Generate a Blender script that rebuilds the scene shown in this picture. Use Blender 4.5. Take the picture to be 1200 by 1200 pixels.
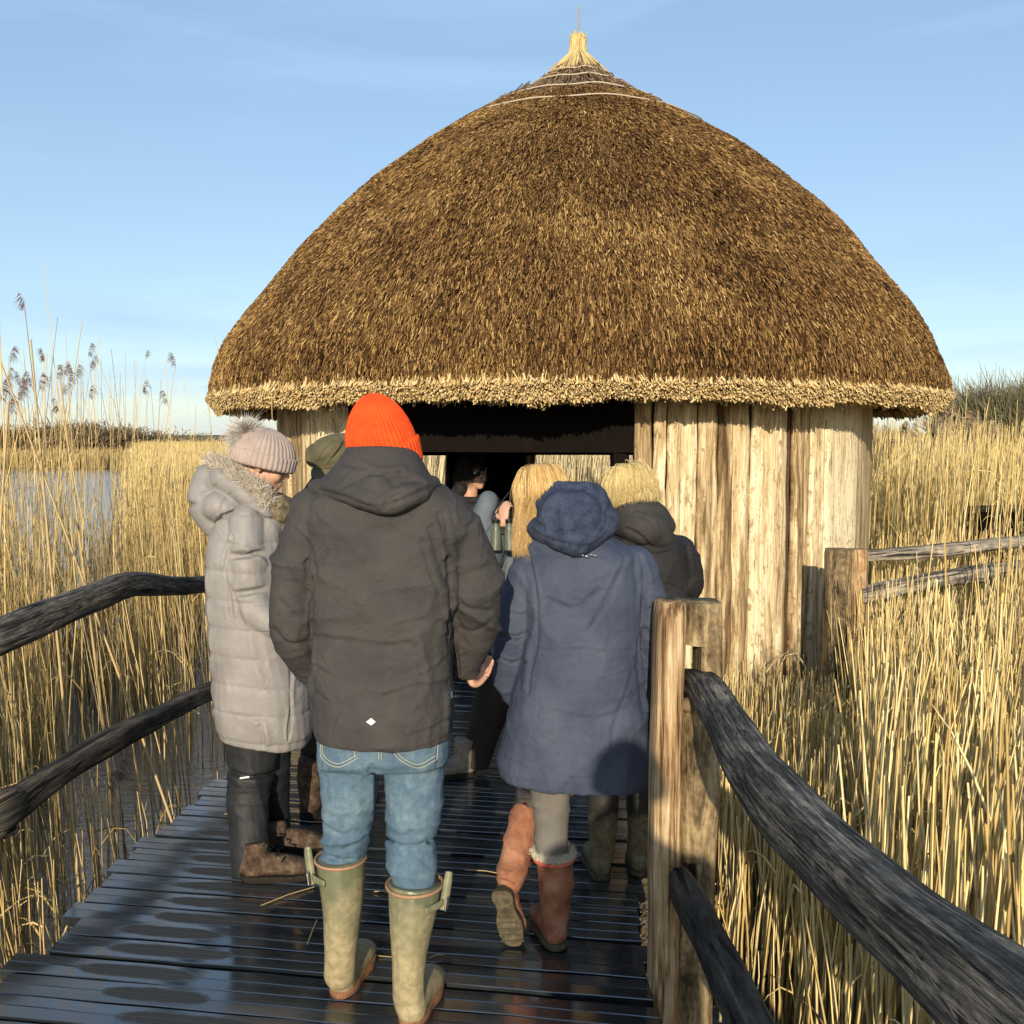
import bpy, bmesh, math, random
import numpy as np
from mathutils import Vector
for o in list(bpy.data.objects): bpy.data.objects.remove(o)
R = math.radians
S = bpy.context.scene
C = S.collection
# ------------------------------------------------------------------ camera
FPX = 1150.0; CH = 1.66; PITCH = math.atan(80/FPX)
cam = bpy.data.cameras.new('camera'); camo = bpy.data.objects.new('camera', cam); C.objects.link(camo)
camo.location = (0, 0, CH); camo.rotation_euler = (R(90)-PITCH, 0, 0)
cam.sensor_width = 36; cam.lens = FPX/1200*36; cam.clip_start = .05; cam.clip_end = 9000
S.camera = camo
# ------------------------------------------------------------------ sky, sun, exposure
SUN_EL = 16.0; SUN_DX = .09          # light travels towards (SUN_DX, 1) in plan
w = bpy.data.worlds.new('World'); S.world = w; w.use_nodes = True
wn = w.node_tree.nodes; wl = w.node_tree.links
bg = wn['Background']; bg.inputs[1].default_value = .132
sky = wn.new('ShaderNodeTexSky'); sky.sky_type = 'NISHITA'; sky.sun_disc = False
sky.sun_elevation = R(SUN_EL); sky.sun_rotation = R(180) + math.atan(SUN_DX)
sky.air_density = 1.0; sky.dust_density = .5; sky.ozone_density = 1.6; sky.altitude = 0
tc = wn.new('ShaderNodeTexCoord'); mp = wn.new('ShaderNodeMapping'); mp.inputs['Scale'].default_value = (1.0, 1.0, 7.0)
mp.inputs['Rotation'].default_value = (0, R(14), 0)
nz = wn.new('ShaderNodeTexNoise'); nz.inputs['Scale'].default_value = 1.6; nz.inputs['Detail'].default_value = 7; nz.inputs['Roughness'].default_value = .55; nz.inputs['Distortion'].default_value = .6
cr = wn.new('ShaderNodeValToRGB'); cr.color_ramp.elements[0].position = .52; cr.color_ramp.elements[1].position = .72
cr.color_ramp.elements[0].color = (.36,.36,.36,1); cr.color_ramp.elements[1].color = (.74,.74,.74,1)
mx = wn.new('ShaderNodeMix'); mx.data_type = 'RGBA'; mx.inputs[7].default_value = (3.0, 4.5, 6.4, 1)
wl.new(tc.outputs['Generated'], mp.inputs[0]); wl.new(mp.outputs[0], nz.inputs['Vector']); wl.new(nz.outputs[0], cr.inputs[0])
wl.new(cr.outputs[0], mx.inputs[0]); wl.new(sky.outputs[0], mx.inputs[6]); wl.new(mx.outputs[2], bg.inputs[0])
sl = bpy.data.lights.new('sun', 'SUN'); sl.energy = 4.9; sl.angle = R(.55); sl.color = (1, .84, .62)
so = bpy.data.objects.new('sun', sl); C.objects.link(so)
ld = Vector((SUN_DX, 1, -math.tan(R(SUN_EL))*math.hypot(1, SUN_DX)))
so.rotation_euler = ld.to_track_quat('-Z', 'Y').to_euler(); so.location = (-3, -20, 12)
S.view_settings.view_transform = 'Standard'; S.view_settings.look = 'None'; S.view_settings.gamma = 1
S.view_settings.exposure = .25
S.render.engine = 'CYCLES'
S.cycles.max_bounces = 6; S.cycles.diffuse_bounces = 3; S.cycles.glossy_bounces = 3; S.cycles.transparent_max_bounces = 4
# ------------------------------------------------------------------ helpers: placing
cP, sP = math.cos(PITCH), math.sin(PITCH)
def ray(px, py):
    u, v = (px-600)/FPX, (600-py)/FPX
    return np.array([u, cP+v*sP, -sP+v*cP])
def P(px, py, Y):
    d = ray(px, py); return np.array([0,0,CH]) + d*(Y/d[1])
def Z(px, py, z=0.0):
    d = ray(px, py); return np.array([0,0,CH]) + d*((z-CH)/d[2])
rng = np.random.default_rng(11)
def unit(v):
    v = np.asarray(v, float); return v/np.maximum(np.linalg.norm(v, axis=-1, keepdims=True), 1e-9)
# ------------------------------------------------------------------ helpers: tagging
def tag(o, label=None, cat=None, group=None, kind=None):
    if label: o['label'] = label
    if cat: o['category'] = cat
    if group: o['group'] = group
    if kind: o['kind'] = kind
    return o
def empty(name, loc=(0,0,0)):
    o = bpy.data.objects.new(name, None); C.objects.link(o); o.location = [float(a) for a in loc]; o.empty_display_size = .2
    bpy.context.view_layer.update()
    return o
def setparent(o, p):
    if p is not None:
        o.parent = p
        loc = Vector(p.location)
        if p.parent: loc = loc + Vector(p.parent.location)
        o.matrix_parent_inverse.identity()
        o.location = Vector(o.location) - loc
# ------------------------------------------------------------------ helpers: mesh
def mesh_np(name, V, F, m=None, parent=None, smooth=True, col=None, st=None, cols_faces=None):
    """V (n,3); F list of lists or (k,n) int array -> one linked object in world coordinates"""
    me = bpy.data.meshes.new(name)
    V = np.asarray(V, np.float32)
    if isinstance(F, np.ndarray):
        k, n = F.shape
        me.vertices.add(len(V)); me.vertices.foreach_set('co', V.ravel())
        me.loops.add(k*n); me.loops.foreach_set('vertex_index', F.astype(np.int32).ravel())
        me.polygons.add(k); me.polygons.foreach_set('loop_start', np.arange(0, k*n, n, dtype=np.int32))
        me.update(calc_edges=True)
    else:
        me.from_pydata([tuple(map(float, v)) for v in V], [], [tuple(int(i) for i in f) for f in F])
    if smooth: me.polygons.foreach_set('use_smooth', np.ones(len(me.polygons), bool))
    if col is not None:
        a = me.color_attributes.new('col', 'FLOAT_COLOR', 'POINT')
        c4 = np.ones((len(V), 4), np.float32); c4[:, :3] = col; a.data.foreach_set('color', c4.ravel())
    if st is not None:
        a = me.attributes.new('st', 'FLOAT_VECTOR', 'POINT'); a.data.foreach_set('vector', np.asarray(st, np.float32).ravel())
    if m: me.materials.append(m)
    o = bpy.data.objects.new(name, me); C.objects.link(o)
    if parent is not None: setparent(o, parent)
    return o
def strands(pts, rad, sides=3, col=None):
    """pts (n,s,3), rad (n,s), col (n,3) or (n,s,3) -> V, F(quads), C"""
    n, s, _ = pts.shape
    t = np.empty_like(pts); t[:, 1:-1] = pts[:, 2:]-pts[:, :-2]; t[:, 0] = pts[:, 1]-pts[:, 0]; t[:, -1] = pts[:, -1]-pts[:, -2]
    t = unit(t)
    m = unit(pts[:, -1]-pts[:, 0])
    ref = np.where(np.abs(m[:, 2:3]) > .8, np.array([[1., 0, 0]]), np.array([[0., 0, 1]]))[:, None, :]
    a = unit(np.cross(t, ref)); b = np.cross(t, a)
    ph = rng.uniform(0, 6.28, (n, 1, 1))
    V = np.empty((n, s, sides, 3))
    for k in range(sides):
        an = ph + 2*np.pi*k/sides
        V[:, :, k] = pts + rad[:, :, None]*(np.cos(an)*a + np.sin(an)*b)
    base = (np.arange(n)*s*sides)[:, None, None]
    i = (np.arange(s-1)*sides)[None, :, None]; k = np.arange(sides)[None, None, :]; k2 = (k+1) % sides
    F = np.stack([base+i+k, base+i+k2, base+i+sides+k2, base+i+sides+k], -1).reshape(-1, 4)
    if col is not None:
        if col.ndim == 2: col = col[:, None, :]
        Cc = np.broadcast_to(col[:, :, None, :], (n, s, sides, 3)).reshape(-1, 3)
    else: Cc = None
    return V.reshape(-1, 3), F, Cc
def merge(parts):
    Vs, Fs, Cs, off = [], [], [], 0
    for V, F, c in parts:
        Vs.append(V); Fs.append(F+off); Cs.append(c); off += len(V)
    return np.concatenate(Vs), np.concatenate(Fs), (np.concatenate(Cs) if Cs[0] is not None else None)
def box(c, sx, sy, sz, rot=0.0):
    """closed box as (V, F list)"""
    v = []
    for z in (-1, 1):
        for x, y in ((-1,-1),(1,-1),(1,1),(-1,1)):
            X, Y = x*sx/2, y*sy/2
            v.append((c[0]+X*math.cos(rot)-Y*math.sin(rot), c[1]+X*math.sin(rot)+Y*math.cos(rot), c[2]+z*sz/2))
    return np.array(v), [(3,2,1,0),(4,5,6,7),(0,1,5,4),(1,2,6,5),(2,3,7,6),(3,0,4,7)]
def joinl(prims):
    V, F, off = [], [], 0
    for v, f in prims:
        V.append(np.asarray(v)); F += [tuple(i+off for i in q) for q in f]; off += len(v)
    return np.concatenate(V), F
def boxes(name, lst, m, parent=None, bevel=.003):
    V, F = joinl([box(*b) for b in lst]); o = mesh_np(name, V, F, m, parent, smooth=False)
    if bevel:
        md = o.modifiers.new('bevel', 'BEVEL'); md.width = bevel; md.segments = 2
    return o
def loft(rings):
    """rings (s,n,3) -> closed mesh with fan caps"""
    rings = np.asarray(rings); s, n, _ = rings.shape
    V = np.concatenate([rings.reshape(-1, 3), rings[0].mean(0)[None], rings[-1].mean(0)[None]])
    F = []
    for i in range(s-1):
        for k in range(n):
            k2 = (k+1) % n
            F.append((i*n+k, i*n+k2, (i+1)*n+k2, (i+1)*n+k))
    a, b = s*n, s*n+1
    for k in range(n):
        k2 = (k+1) % n
        F.append((a, k2, k)); F.append((b, (s-1)*n+k, (s-1)*n+k2))
    return V, F
def hring(cx, cy, cz, rx, ry, n=28, pw=2.3, yaw=0.0, tilt=0.0):
    t = np.linspace(0, 2*np.pi, n, endpoint=False)
    c, s = np.cos(t), np.sin(t)
    x = rx*np.sign(c)*np.abs(c)**(2/pw); y = ry*np.sign(s)*np.abs(s)**(2/pw)
    X = x*math.cos(yaw)-y*math.sin(yaw); Y = x*math.sin(yaw)+y*math.cos(yaw)
    return np.stack([cx+X, cy+Y, np.full(n, cz)+X*tilt], -1)
def torso(rows, pw=2.3, yaw=0.0):
    """rows (left px, right px, py, Y, half depth[, tilt]) top to bottom: closed body"""
    rg = []
    for r in rows:
        l, rr, py, Y, ry = r[:5]; tl = r[5] if len(r) > 5 else 0
        a, b = P(l, py, Y), P(rr, py, Y); m = (a+b)/2
        rg.append(hring(m[0], m[1], m[2], (b[0]-a[0])/2, ry, pw=pw, yaw=yaw, tilt=tl))
    return loft(rg)
def catm(pts, n):
    pts = np.asarray(pts, float); m = len(pts)
    if m == 2: return pts[0]+(pts[1]-pts[0])*np.linspace(0, 1, n)[:, None]
    q = np.vstack([2*pts[0]-pts[1], pts, 2*pts[-1]-pts[-2]])
    out = []
    for t in np.linspace(0, m-1, n):
        i = min(int(t), m-2); u = t-i
        a, b, c, d = q[i], q[i+1], q[i+2], q[i+3]
        out.append(.5*((2*b)+(c-a)*u+(2*a-5*b+4*c-d)*u*u+(3*b-a-3*c+d)*u**3))
    return np.array(out)
def tube(pts, rad, n=18, seg=None, dome=True, up=(0,0,1), rough=0.0):
    """pts (k,3); rad scalars or (a,b) pairs (a sideways, b along up)"""
    pts = np.asarray(pts, float); k = len(pts)
    rd = np.array([(r, r) if np.isscalar(r) else r for r in rad], float)
    full = np.hstack([pts, rd]); seg = seg or max(8, 5*(k-1)+1)
    q = catm(full, seg); p, r = q[:, :3], np.maximum(q[:, 3:], .001)
    t = unit(np.gradient(p, axis=0)); upv = np.array(up, float)
    if dome:
        for e in (0, -1):
            sg = -1 if e == 0 else 1; add, addr = [], []
            for an in (.35, .7, 1.0, 1.3, 1.5):
                add.append(p[e]+sg*t[e]*min(r[e])*math.sin(an)); addr.append(r[e]*max(math.cos(an), .05))
            if e == 0:
                p = np.vstack([add[::-1], p]); r = np.vstack([addr[::-1], r]); t = np.vstack([np.repeat(t[:1], 5, 0), t])
            else:
                p = np.vstack([p, add]); r = np.vstack([r, addr]); t = np.vstack([t, np.repeat(t[-1:], 5, 0)])
    rings = []
    an = np.linspace(0, 2*np.pi, n, endpoint=False)
    for i in range(len(p)):
        a = np.cross(t[i], upv)
        if np.linalg.norm(a) < .15: a = np.cross(t[i], (0, 1, 0))
        a = unit(a); b = np.cross(a, t[i])
        rings.append(p[i]+np.cos(an)[:, None]*a*r[i, 0]+np.sin(an)[:, None]*b*r[i, 1])
    return loft(rings)
def TP(rows, **kw):
    """tube from photo rows (px, py, Y, r)"""
    return tube([P(a, b, y) for a, b, y, r in rows], [r for a, b, y, r in rows], **kw)
def ellip(c, r, M=None, nu=18, nv=12):
    u = np.linspace(0, 2*np.pi, nu, endpoint=False); rings = []
    for v in np.linspace(-np.pi/2+.12, np.pi/2-.12, nv):
        q = np.stack([r[0]*np.cos(v)*np.cos(u), r[1]*np.cos(v)*np.sin(u), np.full(nu, r[2]*np.sin(v))], -1)
        if M is not None: q = q@np.asarray(M).T
        rings.append(q+np.asarray(c))
    return loft(rings)
def snoise(p, f, seed, k=7):
    r = np.random.default_rng(seed); d = unit(r.normal(size=(k, 3)))*r.uniform(.6, 1.7, (k, 1)); ph = r.uniform(0, 6.28, k)
    return np.sin(p@d.T*f+ph).sum(1)/math.sqrt(k)
def folds(p, f, seed, stretch=(1,1,1), warp=.35):
    """sharp-crested cloth folds in 0..1"""
    q = p*np.array(stretch)
    q = q+warp/f*3*np.stack([snoise(p, f*.45, seed+1), snoise(p, f*.45, seed+2), snoise(p, f*.45, seed+3)], -1)
    return (1-np.abs(np.tanh(snoise(q, f, seed+4, 5)*1.5)))**1.6
def creased(co, no, lines):
    """lines: (px polyline, Y, width m, depth m): grooves with a raised lip on the side that faces the camera"""
    d = np.zeros(len(co))
    for pl, Y, wd, dp in lines:
        q = catm([P(a, b, Y) for a, b in pl], max(2, 6*len(pl)))[:, (0, 2)]
        x = co[:, (0, 2)]; best = np.full(len(co), 9.); side = np.zeros(len(co))
        for i in range(len(q)-1):
            a, b = q[i], q[i+1]; ab = b-a; L = (ab**2).sum()+1e-9
            t = np.clip(((x-a)@ab)/L, 0, 1); cc = x-(a+t[:, None]*ab); dd = np.hypot(cc[:, 0], cc[:, 1])
            m = dd < best; best[m] = dd[m]; side[m] = cc[m, 1]
        face = np.clip(-no[:, 1]*2+.3, 0, 1)*.8; best = np.abs(best+.004*snoise(co, 30, 77))
        d += face*(-dp*np.exp(-(best/wd)**2)+.55*dp*np.exp(-((best-2*wd)/(1.2*wd))**2)*(side > 0))
    return co+no*d[:, None]
def blend(name, prims, voxel, m, parent=None, smooth=3, deform=None, label=None, cut=None):
    """union closed shapes into one continuous surface (voxel remesh), relax, then shape folds into it"""
    V, F = joinl(prims)
    me = bpy.data.meshes.new('tmp'); me.from_pydata([tuple(map(float, v)) for v in V], [], F)
    bm = bmesh.new(); bm.from_mesh(me); bmesh.ops.recalc_face_normals(bm, faces=bm.faces); bm.to_mesh(me); bm.free()
    o = bpy.data.objects.new('tmp', me); C.objects.link(o)
    md = o.modifiers.new('r', 'REMESH'); md.mode = 'VOXEL'; md.voxel_size = voxel
    if smooth:
        ms = o.modifiers.new('s', 'SMOOTH'); ms.iterations = smooth; ms.factor = .5
    dg = bpy.context.evaluated_depsgraph_get(); ev = o.evaluated_get(dg)
    nm = bpy.data.meshes.new_from_object(ev); bpy.data.objects.remove(o)
    n = len(nm.vertices); co = np.empty(n*3, np.float32); nm.vertices.foreach_get('co', co); co = co.reshape(-1, 3).astype(float)
    no = np.empty(n*3, np.float32); nm.vertices.foreach_get('normal', no); no = no.reshape(-1, 3).astype(float)
    if deform: co = deform(co, no)
    nm.vertices.foreach_set('co', co.astype(np.float32).ravel()); nm.update()
    nm.polygons.foreach_set('use_smooth', np.ones(len(nm.polygons), bool))
    nm.name = name; nm.materials.clear(); nm.materials.append(m)
    ob = bpy.data.objects.new(name, nm); C.objects.link(ob)
    if parent is not None: setparent(ob, parent)
    if label: ob['label'] = label
    return ob
# ------------------------------------------------------------------ helpers: materials
class NT:
    def __init__(s, name, rough=.8, spec=.3):
        s.m = bpy.data.materials.new(name); s.m.use_nodes = True; s.t = s.m.node_tree; s.b = s.t.nodes['Principled BSDF']
        s.b.inputs['Roughness'].default_value = rough; s.b.inputs['Specular IOR Level'].default_value = spec
    def n(s, typ, **kw):
        o = s.t.nodes.new(typ)
        for k, v in kw.items():
            if hasattr(o, k): setattr(o, k, v)
        return o
    def l(s, a, b): s.t.links.new(a, b)
    def coord(s, scale=(1,1,1), attr=None):
        mp = s.n('ShaderNodeMapping'); mp.inputs['Scale'].default_value = scale
        if attr:
            a = s.n('ShaderNodeAttribute'); a.attribute_name = attr; s.l(a.outputs['Vector'], mp.inputs[0])
        else:
            a = s.n('ShaderNodeTexCoord'); s.l(a.outputs['Object'], mp.inputs[0])
        return mp.outputs[0]
    def noise(s, vec, sc, det=4, ro=.55, dist=0.0):
        o = s.n('ShaderNodeTexNoise'); o.inputs['Scale'].default_value = sc; o.inputs['Detail'].default_value = det
        o.inputs['Roughness'].default_value = ro; o.inputs['Distortion'].default_value = dist; s.l(vec, o.inputs['Vector']); return o.outputs[0]
    def ramp(s, fac, stops):
        r = s.n('ShaderNodeValToRGB'); e = r.color_ramp.elements
        while len(e) < len(stops): e.new(.5)
        for i, (p, c) in enumerate(stops):
            e[i].position = p; e[i].color = (*c, 1) if len(c) == 3 else c
        s.l(fac, r.inputs[0]); return r.outputs[0]
    def mix(s, fac, a, b, mode='MIX'):
        r = s.n('ShaderNodeMix'); r.data_type = 'RGBA'; r.blend_type = mode
        for v, i in ((fac, 0), (a, 6), (b, 7)):
            if hasattr(v, 'is_output'): s.l(v, r.inputs[i])
            elif i == 0: r.inputs[0].default_value = v
            else: r.inputs[i].default_value = (*v, 1)
        return r.outputs[2]
    def math(s, op, a, b=0.0):
        r = s.n('ShaderNodeMath'); r.operation = op
        for v, i in ((a, 0), (b, 1)):
            if hasattr(v, 'is_output'): s.l(v, r.inputs[i])
            else: r.inputs[i].default_value = v
        return r.outputs[0]
    def color(s, c):
        if hasattr(c, 'is_output'): s.l(c, s.b.inputs['Base Color'])
        else: s.b.inputs['Base Color'].default_value = (*c, 1)
    def bump(s, h, st=.3, d=.01):
        b = s.n('ShaderNodeBump'); b.inputs['Strength'].default_value = st; b.inputs['Distance'].default_value = d
        s.l(h, b.inputs['Height']); s.l(b.outputs[0], s.b.inputs['Normal'])
def m_attr(name, rough=.75, spec=.25, noise=None, trans=0.0):
    t = NT(name, rough, spec); a = t.n('ShaderNodeAttribute'); a.attribute_name = 'col'; c = a.outputs['Color']
    if noise:
        c = t.mix(1.0, c, t.ramp(t.noise(t.coord(), noise), [(.3, (.7,.7,.7)), (.7, (1.15,1.15,1.15))]), 'MULTIPLY')
    t.color(c)
    return t.m
def m_cloth(name, c1, c2, rough=.85, weave=900, bump=.25, big=9, sheen=0.0, spec=.25, fold=None):
    t = NT(name, rough, spec); co = t.coord()
    n1 = t.noise(co, big, 5, .6); n2 = t.noise(co, weave, 2)
    c = t.mix(t.ramp(n1, [(.35, (0,0,0)), (.68, (1,1,1))]), c1, c2)
    c = t.mix(.25, c, t.ramp(n2, [(.3, (.5,.5,.5)), (.7, (1,1,1))]), 'MULTIPLY'); t.color(c)
    h = t.math('ADD', t.math('MULTIPLY', n2, .12), t.noise(co, 28, 5, .6, .4))
    if fold:
        h = t.math('ADD', h, t.math('MULTIPLY', t.noise(t.coord(fold), 6, 4, .6, 1.2), 2.0))
    t.bump(h, bump, .008); t.b.inputs['Sheen Weight'].default_value = sheen
    return t.m
def m_plain(name, c, rough=.6, spec=.4, metal=0.0, nz=None, amt=.25, bump=0):
    t = NT(name, rough, spec); t.b.inputs['Metallic'].default_value = metal
    if nz:
        n = t.noise(t.coord(), nz, 5, .6)
        t.color(t.mix(1.0, c, t.ramp(n, [(.3, (1-amt,)*3), (.7, (1+amt*.4,)*3)]), 'MULTIPLY'))
        if bump: t.bump(n, bump, .01)
    else: t.color(c)
    return t.m
def m_timber(name, ramp, sc=(2.2, 26, 26), rough=.75, bump=.6, knots=.25, spec=.2, fine=(8, 120, 120)):
    """wood whose grain follows the attribute st: x along the piece, y/z round it"""
    t = NT(name, rough, spec)
    a = t.noise(t.coord(sc, 'st'), 1.0, 6, .62, .6); b = t.noise(t.coord(fine, 'st'), 1.0, 3, .6); k = t.noise(t.coord((5, 6, 6), 'st'), 1.0, 4, .6)
    f = t.math('ADD', t.math('MULTIPLY', a, .62), t.math('ADD', t.math('MULTIPLY', b, .22), t.math('MULTIPLY', k, knots)))
    ck = t.ramp(t.noise(t.coord((sc[0]*1.6, sc[1]*1.9, sc[2]*1.9), 'st'), 1.0, 3, .5, 1.4), [(.34, (.15,.15,.15)), (.40, (1,1,1))])
    bl = t.ramp(t.noise(t.coord((24, 60, 60), 'st'), 1.0, 5, .7), [(.35, (.62,.62,.62)), (.65, (1.2,1.2,1.2))])
    t.color(t.mix(1.0, t.mix(1.0, t.ramp(f, ramp), ck, 'MULTIPLY'), bl, 'MULTIPLY'))
    t.bump(t.math('ADD', t.math('ADD', a, t.math('MULTIPLY', b, .5)), t.math('MULTIPLY', ck, .6)), bump, .012)
    return t.m
# ------------------------------------------------------------------ materials
M_straw = m_attr('reed_straw', .55, .3)
M_thatch = m_attr('thatch_reed', .8, .12)
M_hair = m_attr('hair_strands', .38, .45)
M_fur = m_attr('fur_strands', .7, .2)
t = NT('thatch_core', .95, .05); t.color(t.ramp(t.noise(t.coord(), 30, 5), [(.3, (.035,.02,.01)), (.7, (.10,.06,.025))])); M_core = t.m
t = NT('soffit_thatch', .95, .05); t.color(t.ramp(t.noise(t.coord((30,30,3)), 1, 5), [(.3, (.02,.013,.008)), (.7, (.06,.036,.018))])); M_soffit = t.m
# cleft oak boards of the wall: per-board tone in st.z
t = NT('cleft_oak_board', .8, .15)
g = t.noise(t.coord((1.3, 16, 3.7), 'st'), 1.0, 6, .62, .8)      # st = (height, across + board offset, board number)
g2 = t.noise(t.coord((3.5, 85, 9), 'st'), 1.0, 6, .7, .9); g3 = t.noise(t.coord((9, 34, 9), 'st'), 1.0, 5, .7, 1.2)
a = t.n('ShaderNodeAttribute'); a.attribute_name = 'col'
tone = t.math('MULTIPLY', t.math('ADD', t.math('MULTIPLY', g, .95), t.math('ADD', t.math('MULTIPLY', g2, .62), t.math('MULTIPLY', a.outputs['Fac'], .34))), .87)
c = t.ramp(tone, [(.66, (.085,.055,.030)), (.76, (.24,.165,.085)), (.84, (.44,.33,.185)), (.92, (.62,.50,.30)), (1.0, (.78,.69,.48))])
c = t.mix(t.ramp(g3, [(.54, (0,0,0)), (.62, (.7,.7,.7))]), c, (.20,.12,.055))
t.color(c); t.bump(t.math('ADD', g2, t.math('ADD', t.math('MULTIPLY', g3, .6), g)), .8, .014); M_board = t.m
M_rail = m_timber('weathered_rail', [(.43, (.018,.017,.016)), (.51, (.055,.053,.050)), (.575, (.13,.12,.105)), (.66, (.30,.26,.20))], sc=(5, 95, 95), bump=1.0, fine=(22, 260, 260))
M_raild = m_timber('dark_rail', [(.44, (.014,.013,.012)), (.53, (.044,.041,.036)), (.60, (.09,.078,.060)), (.68, (.18,.15,.11))], sc=(1.6, 18, 18), bump=.8)
M_post = m_timber('oak_post', [(.42, (.085,.042,.018)), (.50, (.26,.15,.07)), (.565, (.44,.29,.15)), (.64, (.62,.46,.27))], sc=(1.5, 26, 26), bump=.8)
M_postgrey = m_timber('bark_post', [(.43, (.045,.032,.018)), (.51, (.15,.11,.06)), (.58, (.29,.22,.12)), (.67, (.44,.34,.20))], sc=(2.5, 20, 20), bump=1.0, fine=(30, 60, 60))
def m_upright(name, ramp, sc, fine):
    """wood of an upright post, grain along z"""
    t = NT(name, .75, .2); a = t.noise(t.coord(sc), 1.0, 6, .62, .7); b = t.noise(t.coord(fine), 1.0, 3, .6); k = t.noise(t.coord((7, 7, 4)), 1.0, 4, .6)
    t.color(t.ramp(t.math('ADD', t.math('MULTIPLY', a, .62), t.math('ADD', t.math('MULTIPLY', b, .22), t.math('MULTIPLY', k, .25))), ramp)); t.bump(t.math('ADD', a, t.math('MULTIPLY', b, .4)), .9, .012); return t.m
M_postO = m_upright('oak_post_upright', [(.44, (.07,.038,.018)), (.50, (.23,.145,.075)), (.56, (.40,.28,.155)), (.64, (.62,.49,.31))], (55, 55, 1.8), (220, 220, 9))
M_bkO = m_upright('bark_post_upright', [(.43, (.045,.032,.018)), (.51, (.15,.11,.06)), (.58, (.29,.22,.12)), (.67, (.44,.34,.20))], (22, 22, 3.5), (70, 70, 45))
M_greyrail = m_timber('grey_rail', [(.44, (.05,.045,.038)), (.52, (.17,.15,.12)), (.59, (.33,.29,.23)), (.67, (.50,.44,.35))], sc=(1.5, 24, 24), bump=.7)
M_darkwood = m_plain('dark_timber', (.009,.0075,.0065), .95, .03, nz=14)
# wet boards: film of water with drier worn patches
t = NT('wet_deck_board', .3, .5)
g = t.noise(t.coord((2.0, 34, 1), 'st'), 1.0, 6, .65, .5); gf = t.noise(t.coord((9, 170, 1), 'st'), 1.0, 3)
pw = t.noise(t.coord((1.1, 3, 1), 'st'), 1.0, 4, .55, .3); at = t.n('ShaderNodeAttribute'); at.attribute_name = 'col'
sep = t.n('ShaderNodeSeparateColor'); t.l(at.outputs['Color'], sep.inputs[0])
grit = t.noise(t.coord((130, 130, 1), 'st'), 1.0, 2)
c = t.ramp(g, [(.3, (.003,.006,.009)), (.5, (.008,.013,.018)), (.72, (.026,.029,.029))])
ee = t.math('ADD', t.math('POWER', t.math('ABSOLUTE', sep.outputs[0]), 3.0), t.math('POWER', t.math('ABSOLUTE', sep.outputs[1]), 2.2))
edge = t.math('ADD', t.math('SUBTRACT', 1.0, ee), t.math('MULTIPLY', t.math('SUBTRACT', t.noise(t.coord((22, 22, 1), 'st'), 1.0, 3), .5), .9))
patch = t.ramp(edge, [(.0, (0,0,0)), (.42, (1,1,1))])          # the worn oval on each board
c = t.mix(t.math('MULTIPLY', patch, .85), c, t.mix(grit, (.008,.010,.010), (.045,.042,.034)))
c = t.mix(t.ramp(pw, [(.55, (0,0,0)), (.75, (.5,.5,.5))]), c, (.020,.032,.018)); t.color(c)
rr = t.ramp(t.math('ADD', t.math('MULTIPLY', pw, .7), t.math('MULTIPLY', g, .3)), [(.35, (.25,)*3), (.62, (.45,)*3)])
rr = t.mix(patch, rr, (.55,.55,.55)); t.l(rr, t.b.inputs['Roughness'])
t.l(t.math('SUBTRACT', 1.0, t.math('MULTIPLY', patch, .55)), t.b.inputs['Coat Weight']); t.l(t.math('MULTIPLY', t.math('SUBTRACT', 1.0, patch), .3), t.b.inputs['Specular IOR Level']); t.b.inputs['Coat IOR'].default_value = 2.3; t.l(t.mix(patch, t.ramp(pw, [(.4, (.10,)*3), (.65, (.24,)*3)]), (.5,.5,.5)), t.b.inputs['Coat Roughness'])
t.bump(t.math('ADD', t.math('MULTIPLY', g, 1.0), t.math('ADD', t.math('MULTIPLY', gf, .35), t.math('MULTIPLY', t.math('MULTIPLY', patch, grit), .8))), .42, .004); M_deck = t.m
t = NT('pond_water', .04, .5); t.b.inputs['IOR'].default_value = 1.85; t.b.inputs['Base Color'].default_value = (.012,.026,.045,1)
t.bump(t.math('ADD', t.noise(t.coord((1,2.2,1)), 7, 4, .6, .4), t.math('MULTIPLY', t.noise(t.coord((1,1.6,1)), 24, 3), .5)), .3, .03); t.b.inputs['Coat Weight'].default_value = 1; t.b.inputs['Coat IOR'].default_value = 1.9; t.b.inputs['Coat Roughness'].default_value = .03; t.l(t.b.inputs['Normal'].links[0].from_socket, t.b.inputs['Coat Normal']); M_water = t.m
t = NT('marsh_ground', .95, .1); cc = t.coord()
n1 = t.noise(cc, .05, 6, .6); n2 = t.noise(cc, 3.0, 6, .7)
c = t.ramp(n1, [(.35, (.20,.145,.06)), (.5, (.30,.22,.10)), (.66, (.16,.15,.065))])
c = t.mix(.6, c, t.ramp(n2, [(.3, (.25,.22,.18)), (.7, (1.1,1.05,1))]), 'MULTIPLY')
geo = t.n('ShaderNodeNewGeometry'); vd = t.n('ShaderNodeVectorMath'); vd.operation = 'LENGTH'; t.l(geo.outputs['Position'], vd.inputs[0])
near = t.ramp(t.math('DIVIDE', vd.outputs['Value'], 60), [(.1, (1,1,1)), (.45, (0,0,0))])
c = t.mix(near, c, t.ramp(n2, [(.3, (.022,.018,.012)), (.7, (.07,.055,.033))])); t.color(c); t.bump(n2, .6, .05); M_ground = t.m
t = NT('far_hill', .95, .05); cc = t.coord((.012,.012,.03)); v = t.n('ShaderNodeTexVoronoi'); v.inputs['Scale'].default_value = .9; t.l(cc, v.inputs['Vector'])
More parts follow.
